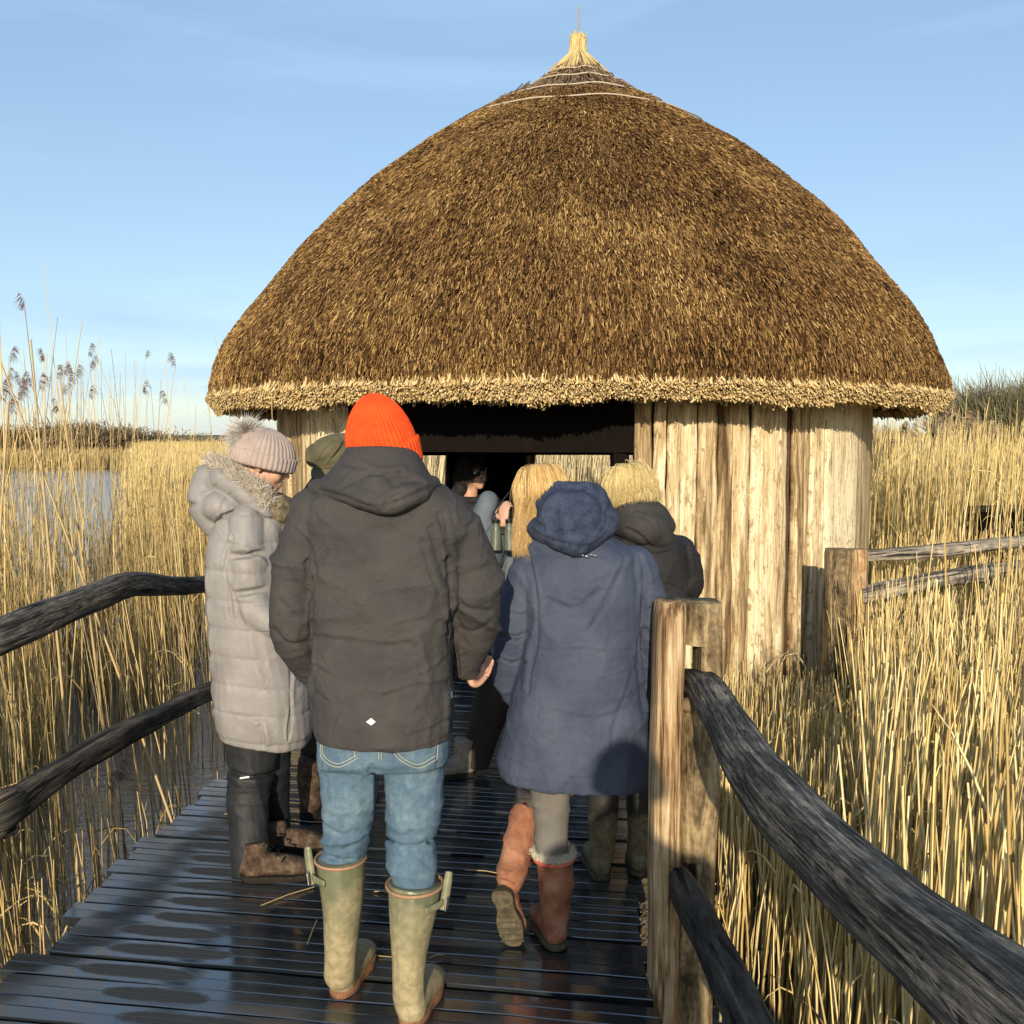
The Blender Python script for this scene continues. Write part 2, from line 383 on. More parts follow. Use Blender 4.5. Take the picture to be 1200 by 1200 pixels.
c = t.ramp(v.outputs['Color'], [(.2, (.105,.125,.085)), (.5, (.17,.18,.11)), (.8, (.24,.22,.16))])
c = t.mix(t.ramp(t.noise(t.coord((.03,.03,.08)), 1.5, 5), [(.48, (0,0,0)), (.56, (1,1,1))]), c, (.085,.09,.075)); t.color(c); M_hill = t.m
# ------------------------------------------------------------------ the setting: ground, water, hills
HX, HY, HR, HW = .55, 9.2, 3.14, 2.67         # hut centre, eave radius, wall radius
def basin(x, y):
    """1 where the pond lies"""
    q = x/np.maximum(y, .5)
    a = (x < -1.0) & (y < 15) & (y > -20)
    b = (q < -.41) & (y >= 15) & (y < 84)
    c = (y > 12.3) & (y < 25) & (np.abs(x-1) < 9)
    d = (x > -1.3) & (x < .75) & (y < 7)
    return (a | b | c | d)
rr_ = np.concatenate([[.4], np.geomspace(.8, 60, 90), np.geomspace(66, 7000, 40)]); th = np.linspace(0, 2*np.pi, 240, endpoint=False)
X = rr_[:, None]*np.sin(th); Y = rr_[:, None]*np.cos(th)
H = np.where(basin(X, Y), -1.1, -.40) + .04*snoise(np.stack([X, Y, 0*X], -1).reshape(-1, 3), .9, 5).reshape(X.shape)*(X**2+Y**2 < 8000)
V = np.concatenate([np.stack([X, Y, H], -1).reshape(-1, 3), [[0, 0, -.8]]]); n = len(th); F = []
for i in range(len(rr_)-1):
    for k in range(n): F.append((i*n+k, (i+1)*n+k, (i+1)*n+(k+1) % n, i*n+(k+1) % n))
for k in range(n): F.append((len(V)-1, k, (k+1) % n))
tag(mesh_np('ground', V, F, M_ground), kind='structure')
tag(mesh_np('water', [(-160,-60,-.52),(160,-60,-.52),(160,150,-.52),(-160,150,-.52)], [(0,1,2,3)], M_water), kind='structure')
def hills(name, R0, depth, top, seed, a0, a1):
    A = np.linspace(a0, a1, 220); rows = []
    r = np.random.default_rng(seed); ph = r.uniform(0, 6.28, 6)
    prof = sum(np.sin(A*f+ph[i])*a for i, (f, a) in enumerate([(3, .35), (7, .22), (15, .12), (40, .04), (90, .02), (200, .012)]))
    for k in range(12):
        u = k/11; rad = R0+depth*u; z = -.6+(top*(1+.45*prof))*np.sin(u*np.pi*.5)**1.2
        rows.append(np.stack([rad*np.sin(A), rad*np.cos(A), z], -1))
    V = np.concatenate(rows); n = len(A)
    F = np.array([(i*n+k, i*n+k+1, (i+1)*n+k+1, (i+1)*n+k) for i in range(11) for k in range(n-1)])
    return tag(mesh_np(name, V, F, M_hill), kind='structure')
hills('hills', 520, 900, 15, 3, R(-80), R(75))
# ------------------------------------------------------------------ boardwalk
def edgeL(y): return float(np.interp(y, [-3, 2.4, 3.2, 3.85, 4.9, 7.3, 8], [-1.75, -1.60, -1.53, -1.55, -1.44, -1.17, -1.1]))
def edgeR(y): return float(np.interp(y, [-3, 2.4, 3.2, 6.6, 8], [.2, .40, .44, .80, .95]))
rg = np.random.default_rng(4); Vs, Fs, Cs, Ss, off = [], [], [], [], 0
y = -2.6; k = 0
while y < 7.1:
    sl_ = -.15*(1 if y > -1 else .6) - .10*max(0, y-4.5)/2.5
    wd = .108+rg.uniform(-.003, .003); yl = y+.15
    xl = edgeL(yl)+rg.uniform(-.035, .03); xr = edgeR(yl-.3)+rg.uniform(-.01, .02)
    if y < 3.6: xl -= rg.choice([0, .0, .05])
    z0 = rg.uniform(-.003, .003); tl = rg.uniform(-.002, .002)
    nx = 24; xs = np.linspace(xl, xr, nx); oc = .42+.10*math.sin(k*.9)+rg.uniform(-.06, .06); ol = rg.uniform(.17, .27)
    prof = [(-.5, -.035), (-.5, -.0022), (-.482, 0), (-.03, .0006), (0, -.0009), (.03, .0006), (.482, 0), (.5, -.0022), (.5, -.035)]
    ring = []
    for x in xs:
        yc = yl+(x-xl)*sl_
        for u, z in prof: ring.append((x, yc+u*wd, z+z0+tl*(x-xl)))
    ring = np.array(ring); m = len(prof)
    ring[:, 1] += .0025*np.sin(ring[:, 0]*5+k*2.1)+.0015*np.sin(ring[:, 0]*17+k)
    F = [(i*m+j, i*m+j+1, (i+1)*m+j+1, (i+1)*m+j) for i in range(nx-1) for j in range(m-1)]
    F += [tuple(range(m-1, -1, -1)), tuple(range((nx-1)*m, nx*m))]
    d = 1-np.sqrt(((ring[:, 0]-(xl+oc+.05))/ol)**2+((np.tile([p[0] for p in prof], nx))/.36)**2)
    col = np.zeros((len(ring), 3)); col[:, 0] = (ring[:, 0]-(xl+oc+.05))/ol if 2.6 < y < 5.4 else 5.0; col[:, 1] = np.tile([p[0] for p in prof], nx)/.36
    st = np.stack([ring[:, 0], ring[:, 1]-(ring[:, 0]-xl)*sl_+k*3.3, np.full(len(ring), k*1.7)], -1)
    Vs.append(ring); Fs += [tuple(i+off for i in q) for q in F]; Cs.append(col); Ss.append(st); off += len(ring)
    y += .1195; k += 1
deck = mesh_np('boardwalk', np.concatenate(Vs), Fs, M_deck, None, smooth=False, col=np.concatenate(Cs), st=np.concatenate(Ss)); tag(deck, kind='structure')
lst = []
for xo in (-1.4, -.5, .3):
    lst.append(((xo, 1.0, -.10), .07, 7.0, .12)); 
    for yy in (-1.5, 1.0, 3.4): lst.append(((xo, yy, -.62), .12, .12, .9))
for xo in (-1.15, -.35, .55): lst.append(((xo+.1, 5.7, -.115), .07, 2.6, .12, -.08)); lst.append(((xo+.1, 5.9, -.62), .12, .12, .88))
j = boxes('boardwalk_joists', lst, M_darkwood, None); tag(j, kind='structure')
# ------------------------------------------------------------------ fences of cleft rails
def timber(name, pts, rad, m, parent, seed=0, n=26, irr=.10, seg=70, up=(0,0,1), sq=3.0, sway=.012):
    """irregular cleft log along pts; attribute st follows the grain"""
    pts = np.asarray(pts, float); rd = np.array([(r, r) if np.isscalar(r) else r for r in rad], float)
    q = catm(np.hstack([pts, rd]), seg); p, r = q[:, :3], q[:, 3:]; L = np.concatenate([[0], np.cumsum(np.linalg.norm(np.diff(p, axis=0), axis=1))])
    tt = unit(np.gradient(p, axis=0)); an = np.linspace(0, 2*np.pi, n, endpoint=False); rings = []; st = []
    gg = np.random.default_rng(seed); ph = gg.uniform(0, 6.28, 8)
    for i in range(seg):
        a = unit(np.cross(tt[i], up)); b = np.cross(a, tt[i])
        c, s = np.cos(an), np.sin(an); X = np.sign(c)*np.abs(c)**(2/sq); Yy = np.sign(s)*np.abs(s)**(2/sq)
        k = 1+irr*(np.sin(an*2+ph[0]+L[i]*1.3)*.5+np.sin(an*3+ph[1]-L[i]*2.1)*.4+np.sin(an*7+ph[2]+L[i]*.8)*.22+np.sin(an*11+ph[3])*.18)+irr*.35*math.sin(L[i]*7+ph[4])+irr*.25*math.sin(L[i]*17+ph[5])
        if i in (0, seg-1): k = k*.93
        o = a*sway*math.sin(L[i]*4+ph[6])+b*sway*math.sin(L[i]*3+ph[7])
        rings.append(p[i]+o+(X*k)[:, None]*a*r[i, 0]+(Yy*k)[:, None]*b*r[i, 1])
        st.append(np.stack([np.full(n, L[i]+seed*3.1), np.cos(an)*r[i, 0]+seed, np.sin(an)*r[i, 1]], -1))
    V, F = loft(rings); st = np.concatenate(st+[st[0].mean(0)[None], st[-1].mean(0)[None]])
    return mesh_np(name, V, F, m, parent, smooth=True, st=st)
def PZ(px, py, z): return Z(px, py, z)
fr = empty('rail_fence', (.52, 2.9, -.5)); tag(fr, 'dark weathered split rail fence in the right foreground, slotted into a pale post', 'fence', 'rail fences along the boardwalk')
tp_ = [PZ(a, b, .93) for a, b in [(822,812),(840,842),(872,888),(907,924),(985,999),(1053,1066),(1112,1121),(1175,1180)]]
ex = tp_[-1]-tp_[-2]; ex = ex/abs(ex[1]); tp_ = [tp_[0]+np.array([-.015, .16, -.02])]+tp_+[tp_[-1]+ex*.45, tp_[-1]+ex*1.1]
timber('rail', tp_, [(.033,.045), (.042,.052), (.050,.056), (.055,.058), (.057,.058), (.058,.058), (.061,.060), (.064,.062), (.066,.063), (.066,.063), (.066,.063)], M_rail, fr, 3, irr=.09, seg=140, n=44)
lw_ = [PZ(a, b, .34) for a, b in [(791,1028),(808,1066),(833,1118),(861,1170),(886,1216)]]
ex = lw_[-1]-lw_[-2]; ex = ex/abs(ex[1]); lw_ = [lw_[0]+np.array([-.01, .12, 0])]+lw_+[lw_[-1]+ex*.6, lw_[-1]+ex*1.6]
timber('rail', lw_, [(.022,.038), (.032,.046), (.044,.050), (.048,.050), (.050,.052), (.052,.054), (.054,.055), (.054,.055)], M_raild, fr, 5, irr=.10, seg=90, n=36)
PY = 2.92
a0, b0, a1, b1 = P(768, 703, PY), P(846, 703, PY), P(748, 1230, PY), P(842, 1230, PY)
mt, mb = (a0+b0)/2, (a1+b1)/2; mb2 = mb+(mb-mt)*.75
# post: a smooth cleft face on the left, bark face on the right, mortices cut between them
def bool_cut(o, cuts):
    for c in cuts:
        V, F = box(*c); q = mesh_np('cut', V, F, None, None, smooth=False)
        md = o.modifiers.new('b', 'BOOLEAN'); md.object = q; md.solver = 'EXACT'; md.operation = 'DIFFERENCE'
        dg = bpy.context.evaluated_depsgraph_get(); nm = bpy.data.meshes.new_from_object(o.evaluated_get(dg)); o.modifiers.clear()
        o.data = nm; bpy.data.objects.remove(q)
def post(parent, top_c, bot_c, wx, wy, m, m2, seed, cuts=None, split=.42):
    dx = np.array([wx/2, 0, 0]); s1 = wx*split; s2 = wx-s1
    c1t, c1b = top_c-dx+[s1/2, -.006, 0], bot_c-dx+[s1/2, -.006, 0]; c2t, c2b = top_c+dx-[s2/2, -.008, .004], bot_c+dx-[s2/2, -.008, 0]
    o1 = timber('post', [c1b, (c1b+c1t)/2, c1t], [(s1/2*1.02, wy/2)]*3, m, parent, seed, n=30, irr=.05, seg=60, up=(0,1,0), sq=4.5, sway=.003)
    o2 = timber('bark_slab', [c2b, (c2b+c2t)/2, c2t], [(s2/2*1.02, wy/2*.93)]*3, m2, o1 if False else parent, seed+1, n=30, irr=.08, seg=60, up=(0,1,0), sq=3.6, sway=.004)
    if cuts: bool_cut(o2, cuts); bool_cut(o1, cuts); o1.data.materials.clear(); o1.data.materials.append(M_postO); o2.data.materials.clear(); o2.data.materials.append(M_bkO)
    return o1
zt = P(800, 753, PY)[2]; zb = P(800, 822, PY)[2]; sx0 = P(799, 790, PY)[0]; sx1 = P(817, 790, PY)[0]
z2t = P(800, 1003, PY)[2]; z2b = P(800, 1044, PY)[2]; tx0 = P(783, 1020, PY)[0]; tx1 = P(812, 1020, PY)[0]
post(fr, mt, mb2, b0[0]-a0[0], .15, M_post, M_postgrey, 7,
     [(((sx0+sx1)/2, PY, (zt+zb)/2), sx1-sx0, .5, zt-zb), (((tx0+tx1)/2, PY, (z2t+z2b)/2), tx1-tx0, .5, z2t-z2b)])
nl = mesh_np('wedge', *ellip(P(806, 826, PY-.05), (.026, .03, .022)), M_postgrey, fr)
# left fence
fl = empty('rail_fence', (-1.8, 3.6, -.5)); tag(fl, 'dark two-rail split fence along the left edge of the boardwalk', 'fence', 'rail fences along the boardwalk')
YL = lambda px: float(np.interp(px, [-200, 0, 60, 110, 150, 200, 250, 330], [2.9, 3.5, 3.75, 4.0, 4.25, 4.65, 5.1, 5.9]))
up_ = [np.array([-2.15, 1.9, .97])]+[P(a, b, YL(a)) for a, b in [(-60, 762), (0, 745), (60, 722), (110, 703), (150, 688), (200, 687), (250, 681), (325, 668)]]
timber('rail', up_, [(.05,.065), (.05,.062), (.05,.06), (.05,.058), (.05,.055), (.05,.052), (.045,.045), (.045,.045), (.045,.045)], M_rail, fl, 12, irr=.09, seg=110, n=32)
lo_ = [np.array([-2.1, 1.9, .42])]+[P(a, b, YL(a)) for a, b in [(-60, 1000), (0, 958), (25, 944), (50, 925), (100, 888), (150, 856), (200, 830), (250, 808), (325, 785)]]
timber('rail', lo_, [(.05,.075), (.05,.07), (.06,.082), (.055,.065), (.05,.055), (.05,.052), (.05,.05), (.045,.046), (.045,.042), (.045,.04)], M_raild, fl, 15, irr=.12, seg=110, n=32)
post(fl, np.array([-1.50, 5.75, 1.06]), np.array([-1.50, 5.75, -1.0]), .15, .12, M_postgrey, M_postgrey, 21)
post(fl, np.array([-2.10, 2.0, 1.15]), np.array([-2.10, 2.0, -1.0]), .15, .12, M_postgrey, M_postgrey, 23)
# the fence that runs off to the right of the hut
f3 = empty('rail_fence', (2.1, 6.3, -.5)); tag(f3, 'pale post with three grey rails running off among the reeds, right of the hut wall', 'fence', 'rail fences along the boardwalk')
Y3 = 6.25
q0, q1 = P(969, 643, Y3), P(1017, 643, Y3); c3 = (q0+q1)/2
post(f3, c3, np.array([c3[0]-.01, Y3, -.9]), q1[0]-q0[0], .15, M_postgrey, M_post, 31, split=.55)
for (a, b, ya, yb, r, m, sd) in [((1008,651),(1260,634), 6.35, 6.9, .036, M_greyrail, 33), ((1008,697),(1260,660), 6.2, 6.4, .046, M_greyrail, 35), ((1008,727),(1130,725), 6.4, 6.9, .036, M_raild, 37)]:
    A, B = P(*a, ya), P(*b, yb); B = B+(B-A)*.4
    timber('rail', [A, A*.6+B*.4+[0,0,.01], B], [(r, r*1.15)]*3, m, f3, sd, irr=.12, seg=50)
f4 = empty('board_fence', (4.6, 8.6, -.4)); tag(f4, 'dark board fence half hidden in the reeds at the right edge of the photo', 'fence')
for (pya, pyb) in [(601, 604), (624, 640)]:
    A, B = P(1132, pya, 8.6), P(1290, pyb, 8.2); timber('board', [A, B], [(.02, .07)]*2, M_raild, f4, pya, irr=.05, seg=20)
for px in (1150, 1182, 1235):
    A = P(px, 600, 8.45); timber('post', [np.array([A[0], A[1], -.5]), A], [.05, .05], M_darkwood, f4, px, irr=.05, seg=12, up=(0,1,0))
# ------------------------------------------------------------------ the round thatched hide
hut = empty('thatched_hut', (HX, HY, 0)); tag(hut, 'round viewing hut of pale cleft oak boards under a tall domed thatched roof', 'hut')
rg = np.random.default_rng(8)
def wallpt(phi, r, z): return np.array([HX+r*math.sin(phi), HY-r*math.cos(phi), z])
def px2phi(px):
    d = ray(px, 560); d = d[:2]/d[1]; A = d@d; B = -2*(d[0]*HX+HY); Cc = HX**2+HY**2-HW**2; disc = max(B*B-4*A*Cc, 0)
    s = (-B-math.sqrt(disc))/(2*A); return math.atan2(d[0]*s-HX, HY-d[1]*s)
DL, DR = px2phi(408), px2phi(745)
Vs, Fs, Cs, Ss, off = [], [], [], [], 0
def board(p0, p1, z0, z1, tone, dr=0.0, th=.045, k=0, curved=1):
    """one cleft board standing on the wall circle between the angles p0 and p1"""
    global off
    nz_, nx = 60, 14; a = wallpt(p0, HW+dr, 0); b = wallpt(p1, HW+dr, 0); mid = (p0+p1)/2; nrm = np.array([math.sin(mid), -math.cos(mid), 0])
    ph = rg.uniform(0, 6.28, 8); W = np.linalg.norm(b-a); Zs = np.linspace(z0, z1, nz_); pts = []; st = []
    tl = rg.uniform(-.003, .003)
    for z in Zs:
        el = .004*math.sin(z*2.3+ph[0])+.003*math.sin(z*6+ph[1])+.003*math.sin(z*17+ph[5]); er = .004*math.sin(z*2.1+ph[2])+.003*math.sin(z*7+ph[3])+.003*math.sin(z*15+ph[6])
        for j in range(nx):
            u = j/(nx-1); s = el*(1-u)+(W+er)*u+tl*z
            bow = .016*(1-(2*u-1)**2)+.005*math.sin(u*7+ph[4]+z*.7)+.004*math.sin(u*19+ph[7]+z*1.4)-(.014 if j in (0, nx-1) else (.004 if j in (1, nx-2) else 0))
            q = a+(b-a)/W*s+nrm*bow; q = np.array([q[0], q[1], z]); pts.append(q); st.append((z, u*W+k*.73, k*1.37))
    back = [q-nrm*th for q in pts]; n = len(pts)
    F = [(i*nx+j, i*nx+j+1, (i+1)*nx+j+1, (i+1)*nx+j) for i in range(nz_-1) for j in range(nx-1)]
    F += [tuple(n+x for x in f[::-1]) for f in F[:]]
    for i in range(nz_-1):
        F += [(i*nx, (i+1)*nx, n+(i+1)*nx, n+i*nx), (i*nx+nx-1, n+i*nx+nx-1, n+(i+1)*nx+nx-1, (i+1)*nx+nx-1)]
    F += [tuple(list(range(0, nx))[::-1]+[n+x for x in range(nx)]), tuple([(nz_-1)*nx+x for x in range(nx)]+[n+(nz_-1)*nx+x for x in range(nx-1, -1, -1)])]
    Vs.append(np.array(pts+back)); Ss.append(np.array(st+st)); Cs.append(np.full((2*n, 3), tone)); Fs.extend([tuple(i+off for i in f) for f in F]); off += 2*n
edges = [745, 766, 781, 797, 818, 840, 858, 880, 893, 922, 929, 948, 964, 1002, 1015]
tones = [.45, .85, .60, .95, .50, .35, .60, 1.0, .75, -.5, .50, .80, 1.2, .62]
for k in range(len(edges)-1):
    e0 = px2phi(edges[k]); e1 = px2phi(edges[k+1]) if edges[k+1] < 1015 else R(80)
    board(e0+.0006, e1-.0006, -.7, 2.28, tones[k], dr=[0,.008,.02,-.005,.01,.022,.0,.018,.01,-.03,.012,.02,.03,.02][k], k=k+1)
a = R(80); k = 20
FT, FB, BT = .88, 1.56, 2.28
# windows look out over the water: slots between two heights
def slot_at(mid):
    bk = (mid-math.pi)        # 0 straight behind, negative to the right
    x = -math.degrees(bk)     # right-hand positive
    return (-62 < -x < -29.5) is False and False
back = []
while a < 2*math.pi-R(91):
    wdt = R(rg.uniform(4.5, 6.5)); b = min(a+wdt, 2*math.pi-R(91)); back.append((a, b)); a = b
for (a, b) in back:
    m_ = (a+b)/2; side = math.degrees(math.pi-m_)     # + = right of straight behind (seen from the door), - = left
    tone = rg.uniform(.35, .9); k += 1
    win = (-8 < side < 62) or (-64 < side < -29)
    if win:
        board(a, b-.003, -.7, FT, tone, k=k); board(a, b-.003, FB, BT, tone, k=k)
    else: board(a, b-.003, -.7, BT, tone, k=k)
# left of the doorway
el = [R(-91), R(-80), px2phi(338), px2phi(360), px2phi(384), DL]
for i in range(5):
    board(el[i], el[i+1]-.003, -.7, 2.28, [.6, .5, .45, .85, .95][i], dr=[0,.01,-.02,.02,.0][i], k=50+i)
wall = mesh_np('wall', np.concatenate(Vs), Fs, M_board, hut, smooth=True, col=np.concatenate(Cs), st=np.concatenate(Ss))
# inside: posts, slot rails with dark lining that paints the gloom, lintel and floor
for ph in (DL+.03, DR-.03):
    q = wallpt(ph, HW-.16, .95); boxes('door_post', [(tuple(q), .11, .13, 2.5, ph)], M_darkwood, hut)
dm = (DL+DR)/2; q = wallpt(dm, HW*math.cos((DR-DL)/2)-.10, 1.80); boxes('added_lintel', [(tuple(q), 2.3, .14, .40, dm)], M_darkwood, hut)  # added and hung low to keep sun off the face inside
lst = []
for k_ in range(20):
    ph = R(95+k_*9); q = wallpt(ph, HW-.11, FB+.02); lst.append((tuple(q), .46, .05, .11, ph+math.pi)); q = wallpt(ph, HW-.10, FB+.36); lst.append((tuple(q), .46, .03, .62, ph+math.pi)); q = wallpt(ph, HW-.10, FT-.47); lst.append((tuple(q), .46, .03, .86, ph+math.pi))  # tall boards are near-black lining: the room's gloom put into colour
    q = wallpt(ph, HW-.14, FT-.02); lst.append((tuple(q), .46, .16, .05, ph+math.pi))
for s_ in (-19,): q = wallpt(math.pi-R(s_), HW-.09, 1.2); lst.append((tuple(q), .95, .05, 1.1, R(-s_)))
boxes('window_rail_dark_lining', lst, M_darkwood, hut)
def HXz(z): return HX+.05*np.clip((np.asarray(z)-1.95)/3.2, 0, 1)
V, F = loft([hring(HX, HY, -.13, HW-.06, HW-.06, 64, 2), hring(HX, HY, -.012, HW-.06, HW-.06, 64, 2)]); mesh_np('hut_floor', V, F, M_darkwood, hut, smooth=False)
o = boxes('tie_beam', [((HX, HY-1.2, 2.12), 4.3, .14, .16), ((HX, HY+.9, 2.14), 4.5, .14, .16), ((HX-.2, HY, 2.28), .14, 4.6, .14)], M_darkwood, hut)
# roof profile fitted to the photograph: heights and radii
zk = np.array([1.945, 1.97, 2.05, 2.15, 2.3, 2.5, 2.75, 3.0, 3.3, 3.6, 3.9, 4.2, 4.45, 4.65, 4.8, 4.95, 5.08, 5.2])
rk = np.array([3.13, 3.18, 3.225, 3.225, 3.185, 3.09, 2.934, 2.741, 2.502, 2.221, 1.895, 1.512, 1.118, .786, .528, .324, .16, .07]) - .022
def prof(s):
    """s in 0..1 from eave to peak along the arc"""
    L = np.concatenate([[0], np.cumsum(np.hypot(np.diff(zk), np.diff(rk)))]); q = s*L[-1]
    return np.interp(q, L, rk), np.interp(q, L, zk), L[-1]
def lump(th, z): return .014*np.sin(th*5+z*1.3)+.012*np.sin(th*9-z*2.2)+.008*np.sin(th*17+z*4)+.006*np.sin(th*31-z*7)+.007*np.sin(z*9+th*2)
s_ = np.linspace(0, 1, 60); r_, z_, LEN = prof(s_); th = np.linspace(0, 2*np.pi, 160, endpoint=False)
rows = [np.stack([HXz(z)+(r+lump(th, z))*np.sin(th), HY-(r+lump(th, z))*np.cos(th), np.full(160, z)], -1) for r, z in zip(r_-.02, z_)]
inner = [np.stack([HX+r*np.sin(th), HY-r*np.cos(th), np.full(160, z)], -1) for r, z in [(.1, 4.75), (1.1, 4.05), (1.9, 3.2), (2.5, 2.45), (2.72, 2.12), (2.88, 1.985), (3.06, 1.955)]]
rings = inner+rows; V = np.concatenate(rings); F = np.array([(i*160+k, i*160+(k+1) % 160, (i+1)*160+(k+1) % 160, (i+1)*160+k) for i in range(len(rings)-1) for k in range(160)])
roof = mesh_np('roof', V, F, M_core, hut)
SI = np.interp
def stubs(n, s0, s1, ln, rad, lift, cols, spread=.25, thr=(0, 2*np.pi), out=0.0):
    """cut reed ends lying down the slope of the roof"""
    m = int(n*2.2); s = rg.uniform(s0, s1, m); r, z, L = prof(s); keep = rg.uniform(0, 3.2, m) < r; s, r, z = s[keep][:n], r[keep][:n], z[keep][:n]; n = len(s)
    th = rg.uniform(*thr, n); e = .01; r2, z2, _ = prof(np.clip(s+e, 0, 1)); r1, z1, _ = prof(np.clip(s-e, 0, 1))
    dr, dz = r2-r1, z2-z1; q = np.hypot(dr, dz)+1e-9; dr, dz = dr/q, dz/q           # upslope
    rad_v = np.stack([np.sin(th), -np.cos(th), 0*th], -1); tan_v = np.stack([np.cos(th), np.sin(th), 0*th], -1); up = np.array([0, 0, 1.])
    ups = rad_v*dr[:, None]+up*dz[:, None]; nor = rad_v*dz[:, None]-up*dr[:, None]
    lf = rg.normal(lift, .12, n); sp = rg.normal(0, spread, n)
    d = unit(-ups*np.cos(lf)[:, None]+nor*np.sin(lf)[:, None]+tan_v*sp[:, None])
    l = rg.uniform(*ln, n); r = r+lump(th, z)
    tip = np.stack([HXz(z)+r*np.sin(th), HY-r*np.cos(th), z], -1)+nor*(rg.uniform(0, .018, n)+out)[:, None]+d*(l*.35)[:, None]
    P_ = np.stack([tip-d*l[:, None], tip-d*(l*.06)[:, None], tip, tip+d*.0015], 1)
    ra = rg.uniform(*rad, n); RR = np.stack([ra, ra, ra*.92, ra*.12], 1)
    cp = snoise(P_[:, 2], 2.2, 4)*.07+snoise(P_[:, 2]*[1,1,.4], 9, 6)*.07+.02*np.sin(z*13+snoise(P_[:, 2], 3, 8)*2)
    u = np.clip(rg.beta(1.6, 2.3, n)+cp, 0, 1)[:, None]; c = np.array(cols); x = u*(len(c)-1); i = np.clip(x.astype(int), 0, len(c)-2)[:, 0]; f = x[:, 0]-i
    col = c[i]*(1-f[:, None])+c[i+1]*f[:, None]; col = col*rg.uniform(.75, 1.2, (n, 1))
    return strands(P_, RR, 3, col)
brown = [(.024,.012,.005), (.092,.049,.019), (.21,.120,.044), (.37,.235,.088), (.60,.43,.18)]
pale = [(.34,.22,.09), (.52,.37,.17), (.66,.50,.25), (.78,.64,.38)]
grey = [(.07,.05,.035), (.16,.11,.07), (.28,.20,.12), (.42,.32,.19)]
FR = (-1.9, 1.9)
P1 = stubs(215000, .017, .80, (.04, .075), (.0028, .0050), .15, brown, spread=.20, thr=FR)
P2 = stubs(26000, .017, .80, (.05, .10), (.006, .009), .22, brown, thr=(1.9, 2*np.pi-1.9))
P3 = stubs(9000, .78, .965, (.12, .30), (.003, .006), .05, grey, spread=.10, thr=(0, 2*np.pi))
V, F, c = merge([P1, P2, P3]); mesh_np('thatch', V, F, M_thatch, hut, col=c)
# pale cut band round the eave: ends pointing out and down, and the cut face below them
def fringe(n, rr0, rr1, z0, z1, dirz, dz=.25):
    th = rg.uniform(0, 2*np.pi, n); f = rg.uniform(0, 1, n); r = rr0+(rr1-rr0)*f+lump(th, 2); z = z0+(z1-z0)*f+rg.normal(0, .006, n)
    wav = .022*np.sin(th*11)+.014*np.sin(th*23+1)+.012*np.sin(th*61)+rg.normal(0, .012, n); z = z+wav*(1-f)*.8
    rad_v = np.stack([np.sin(th), -np.cos(th), 0*th], -1); tan_v = np.stack([np.cos(th), np.sin(th), 0*th], -1)
    d = unit(rad_v*rg.uniform(.25, .9, n)[:, None]+np.array([0, 0, 1.])*(rg.normal(dirz, dz, n))[:, None]+tan_v*rg.normal(0, .3, n)[:, None])
    p = np.stack([HX+r*np.sin(th), HY-r*np.cos(th), z], -1); l = rg.uniform(.035, .075, n)[:, None]
    Pp = np.stack([p-d*l, p+d*l*.1, p+d*l*.35, p+d*(l*.35+.001)], 1); ra = rg.uniform(.0038, .0085, n); RR = np.stack([ra, ra, ra, ra*.1], 1)
    c = np.array(pale); x = rg.beta(2.2, 1.6, n)*(3-1e-6); i = x.astype(int); ff = (x-i)[:, None]; col = (c[i]*(1-ff)+c[i+1]*ff)*np.where(rg.uniform(0, 1, (n, 1)) < .22, rg.uniform(.25, .6, (n, 1)), rg.uniform(.75, 1.12, (n, 1)))
    return strands(Pp, RR, 3, col)
Q = [fringe(25000, 3.14, 3.232, 1.94, 2.05, -.75), fringe(9000, 2.98, 3.15, 1.935, 1.955, -1.2, .3)]
V, F, c = merge(Q); mesh_np('eave_band', V, F, M_thatch, hut, col=c)
# ragged dark reed hanging on the underside
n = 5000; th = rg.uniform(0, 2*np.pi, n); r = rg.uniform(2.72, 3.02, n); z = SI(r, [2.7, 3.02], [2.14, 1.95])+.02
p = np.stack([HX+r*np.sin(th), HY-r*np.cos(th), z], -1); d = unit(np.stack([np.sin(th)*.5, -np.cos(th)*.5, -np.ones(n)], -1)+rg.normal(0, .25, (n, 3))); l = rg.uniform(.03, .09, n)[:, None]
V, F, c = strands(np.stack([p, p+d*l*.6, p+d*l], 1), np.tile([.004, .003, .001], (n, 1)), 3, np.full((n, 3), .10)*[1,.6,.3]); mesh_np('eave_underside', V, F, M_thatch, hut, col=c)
HXk = HX; HX = HX+.05
# cap: wires, bound knot and spike
for z_, in [(4.44,), (4.66,), (4.85,), (4.965,)]:
    r = float(np.interp(z_, zk, rk))+.05; A = np.linspace(0, 2*np.pi, 90, endpoint=False)
    rings = []
    pts = np.stack([HX+r*np.sin(A), HY-r*np.cos(A), z_+.006*np.sin(A*7)+.004*np.sin(A*13)], -1)
    m = 6; an = np.linspace(0, 2*np.pi, m, endpoint=False); VV = []
    for i in range(90):
        rv = np.array([math.sin(A[i]), -math.cos(A[i]), 0]); VV.append(pts[i]+np.cos(an)[:, None]*rv*.0065+np.sin(an)[:, None]*np.array([0, 0, .0065]))
    FF = np.array([(i*m+k, i*m+(k+1) % m, ((i+1) % 90)*m+(k+1) % m, ((i+1) % 90)*m+k) for i in range(90) for k in range(m)])
    mesh_np('thatch_binding', np.concatenate(VV), FF, m_plain('binding_cane', (.45,.38,.28), .7) if 'binding_cane' not in bpy.data.materials else bpy.data.materials['binding_cane'], hut)
n = 1500; th = rg.uniform(0, 2*np.pi, n); u = rg.uniform(.5, 1, n)
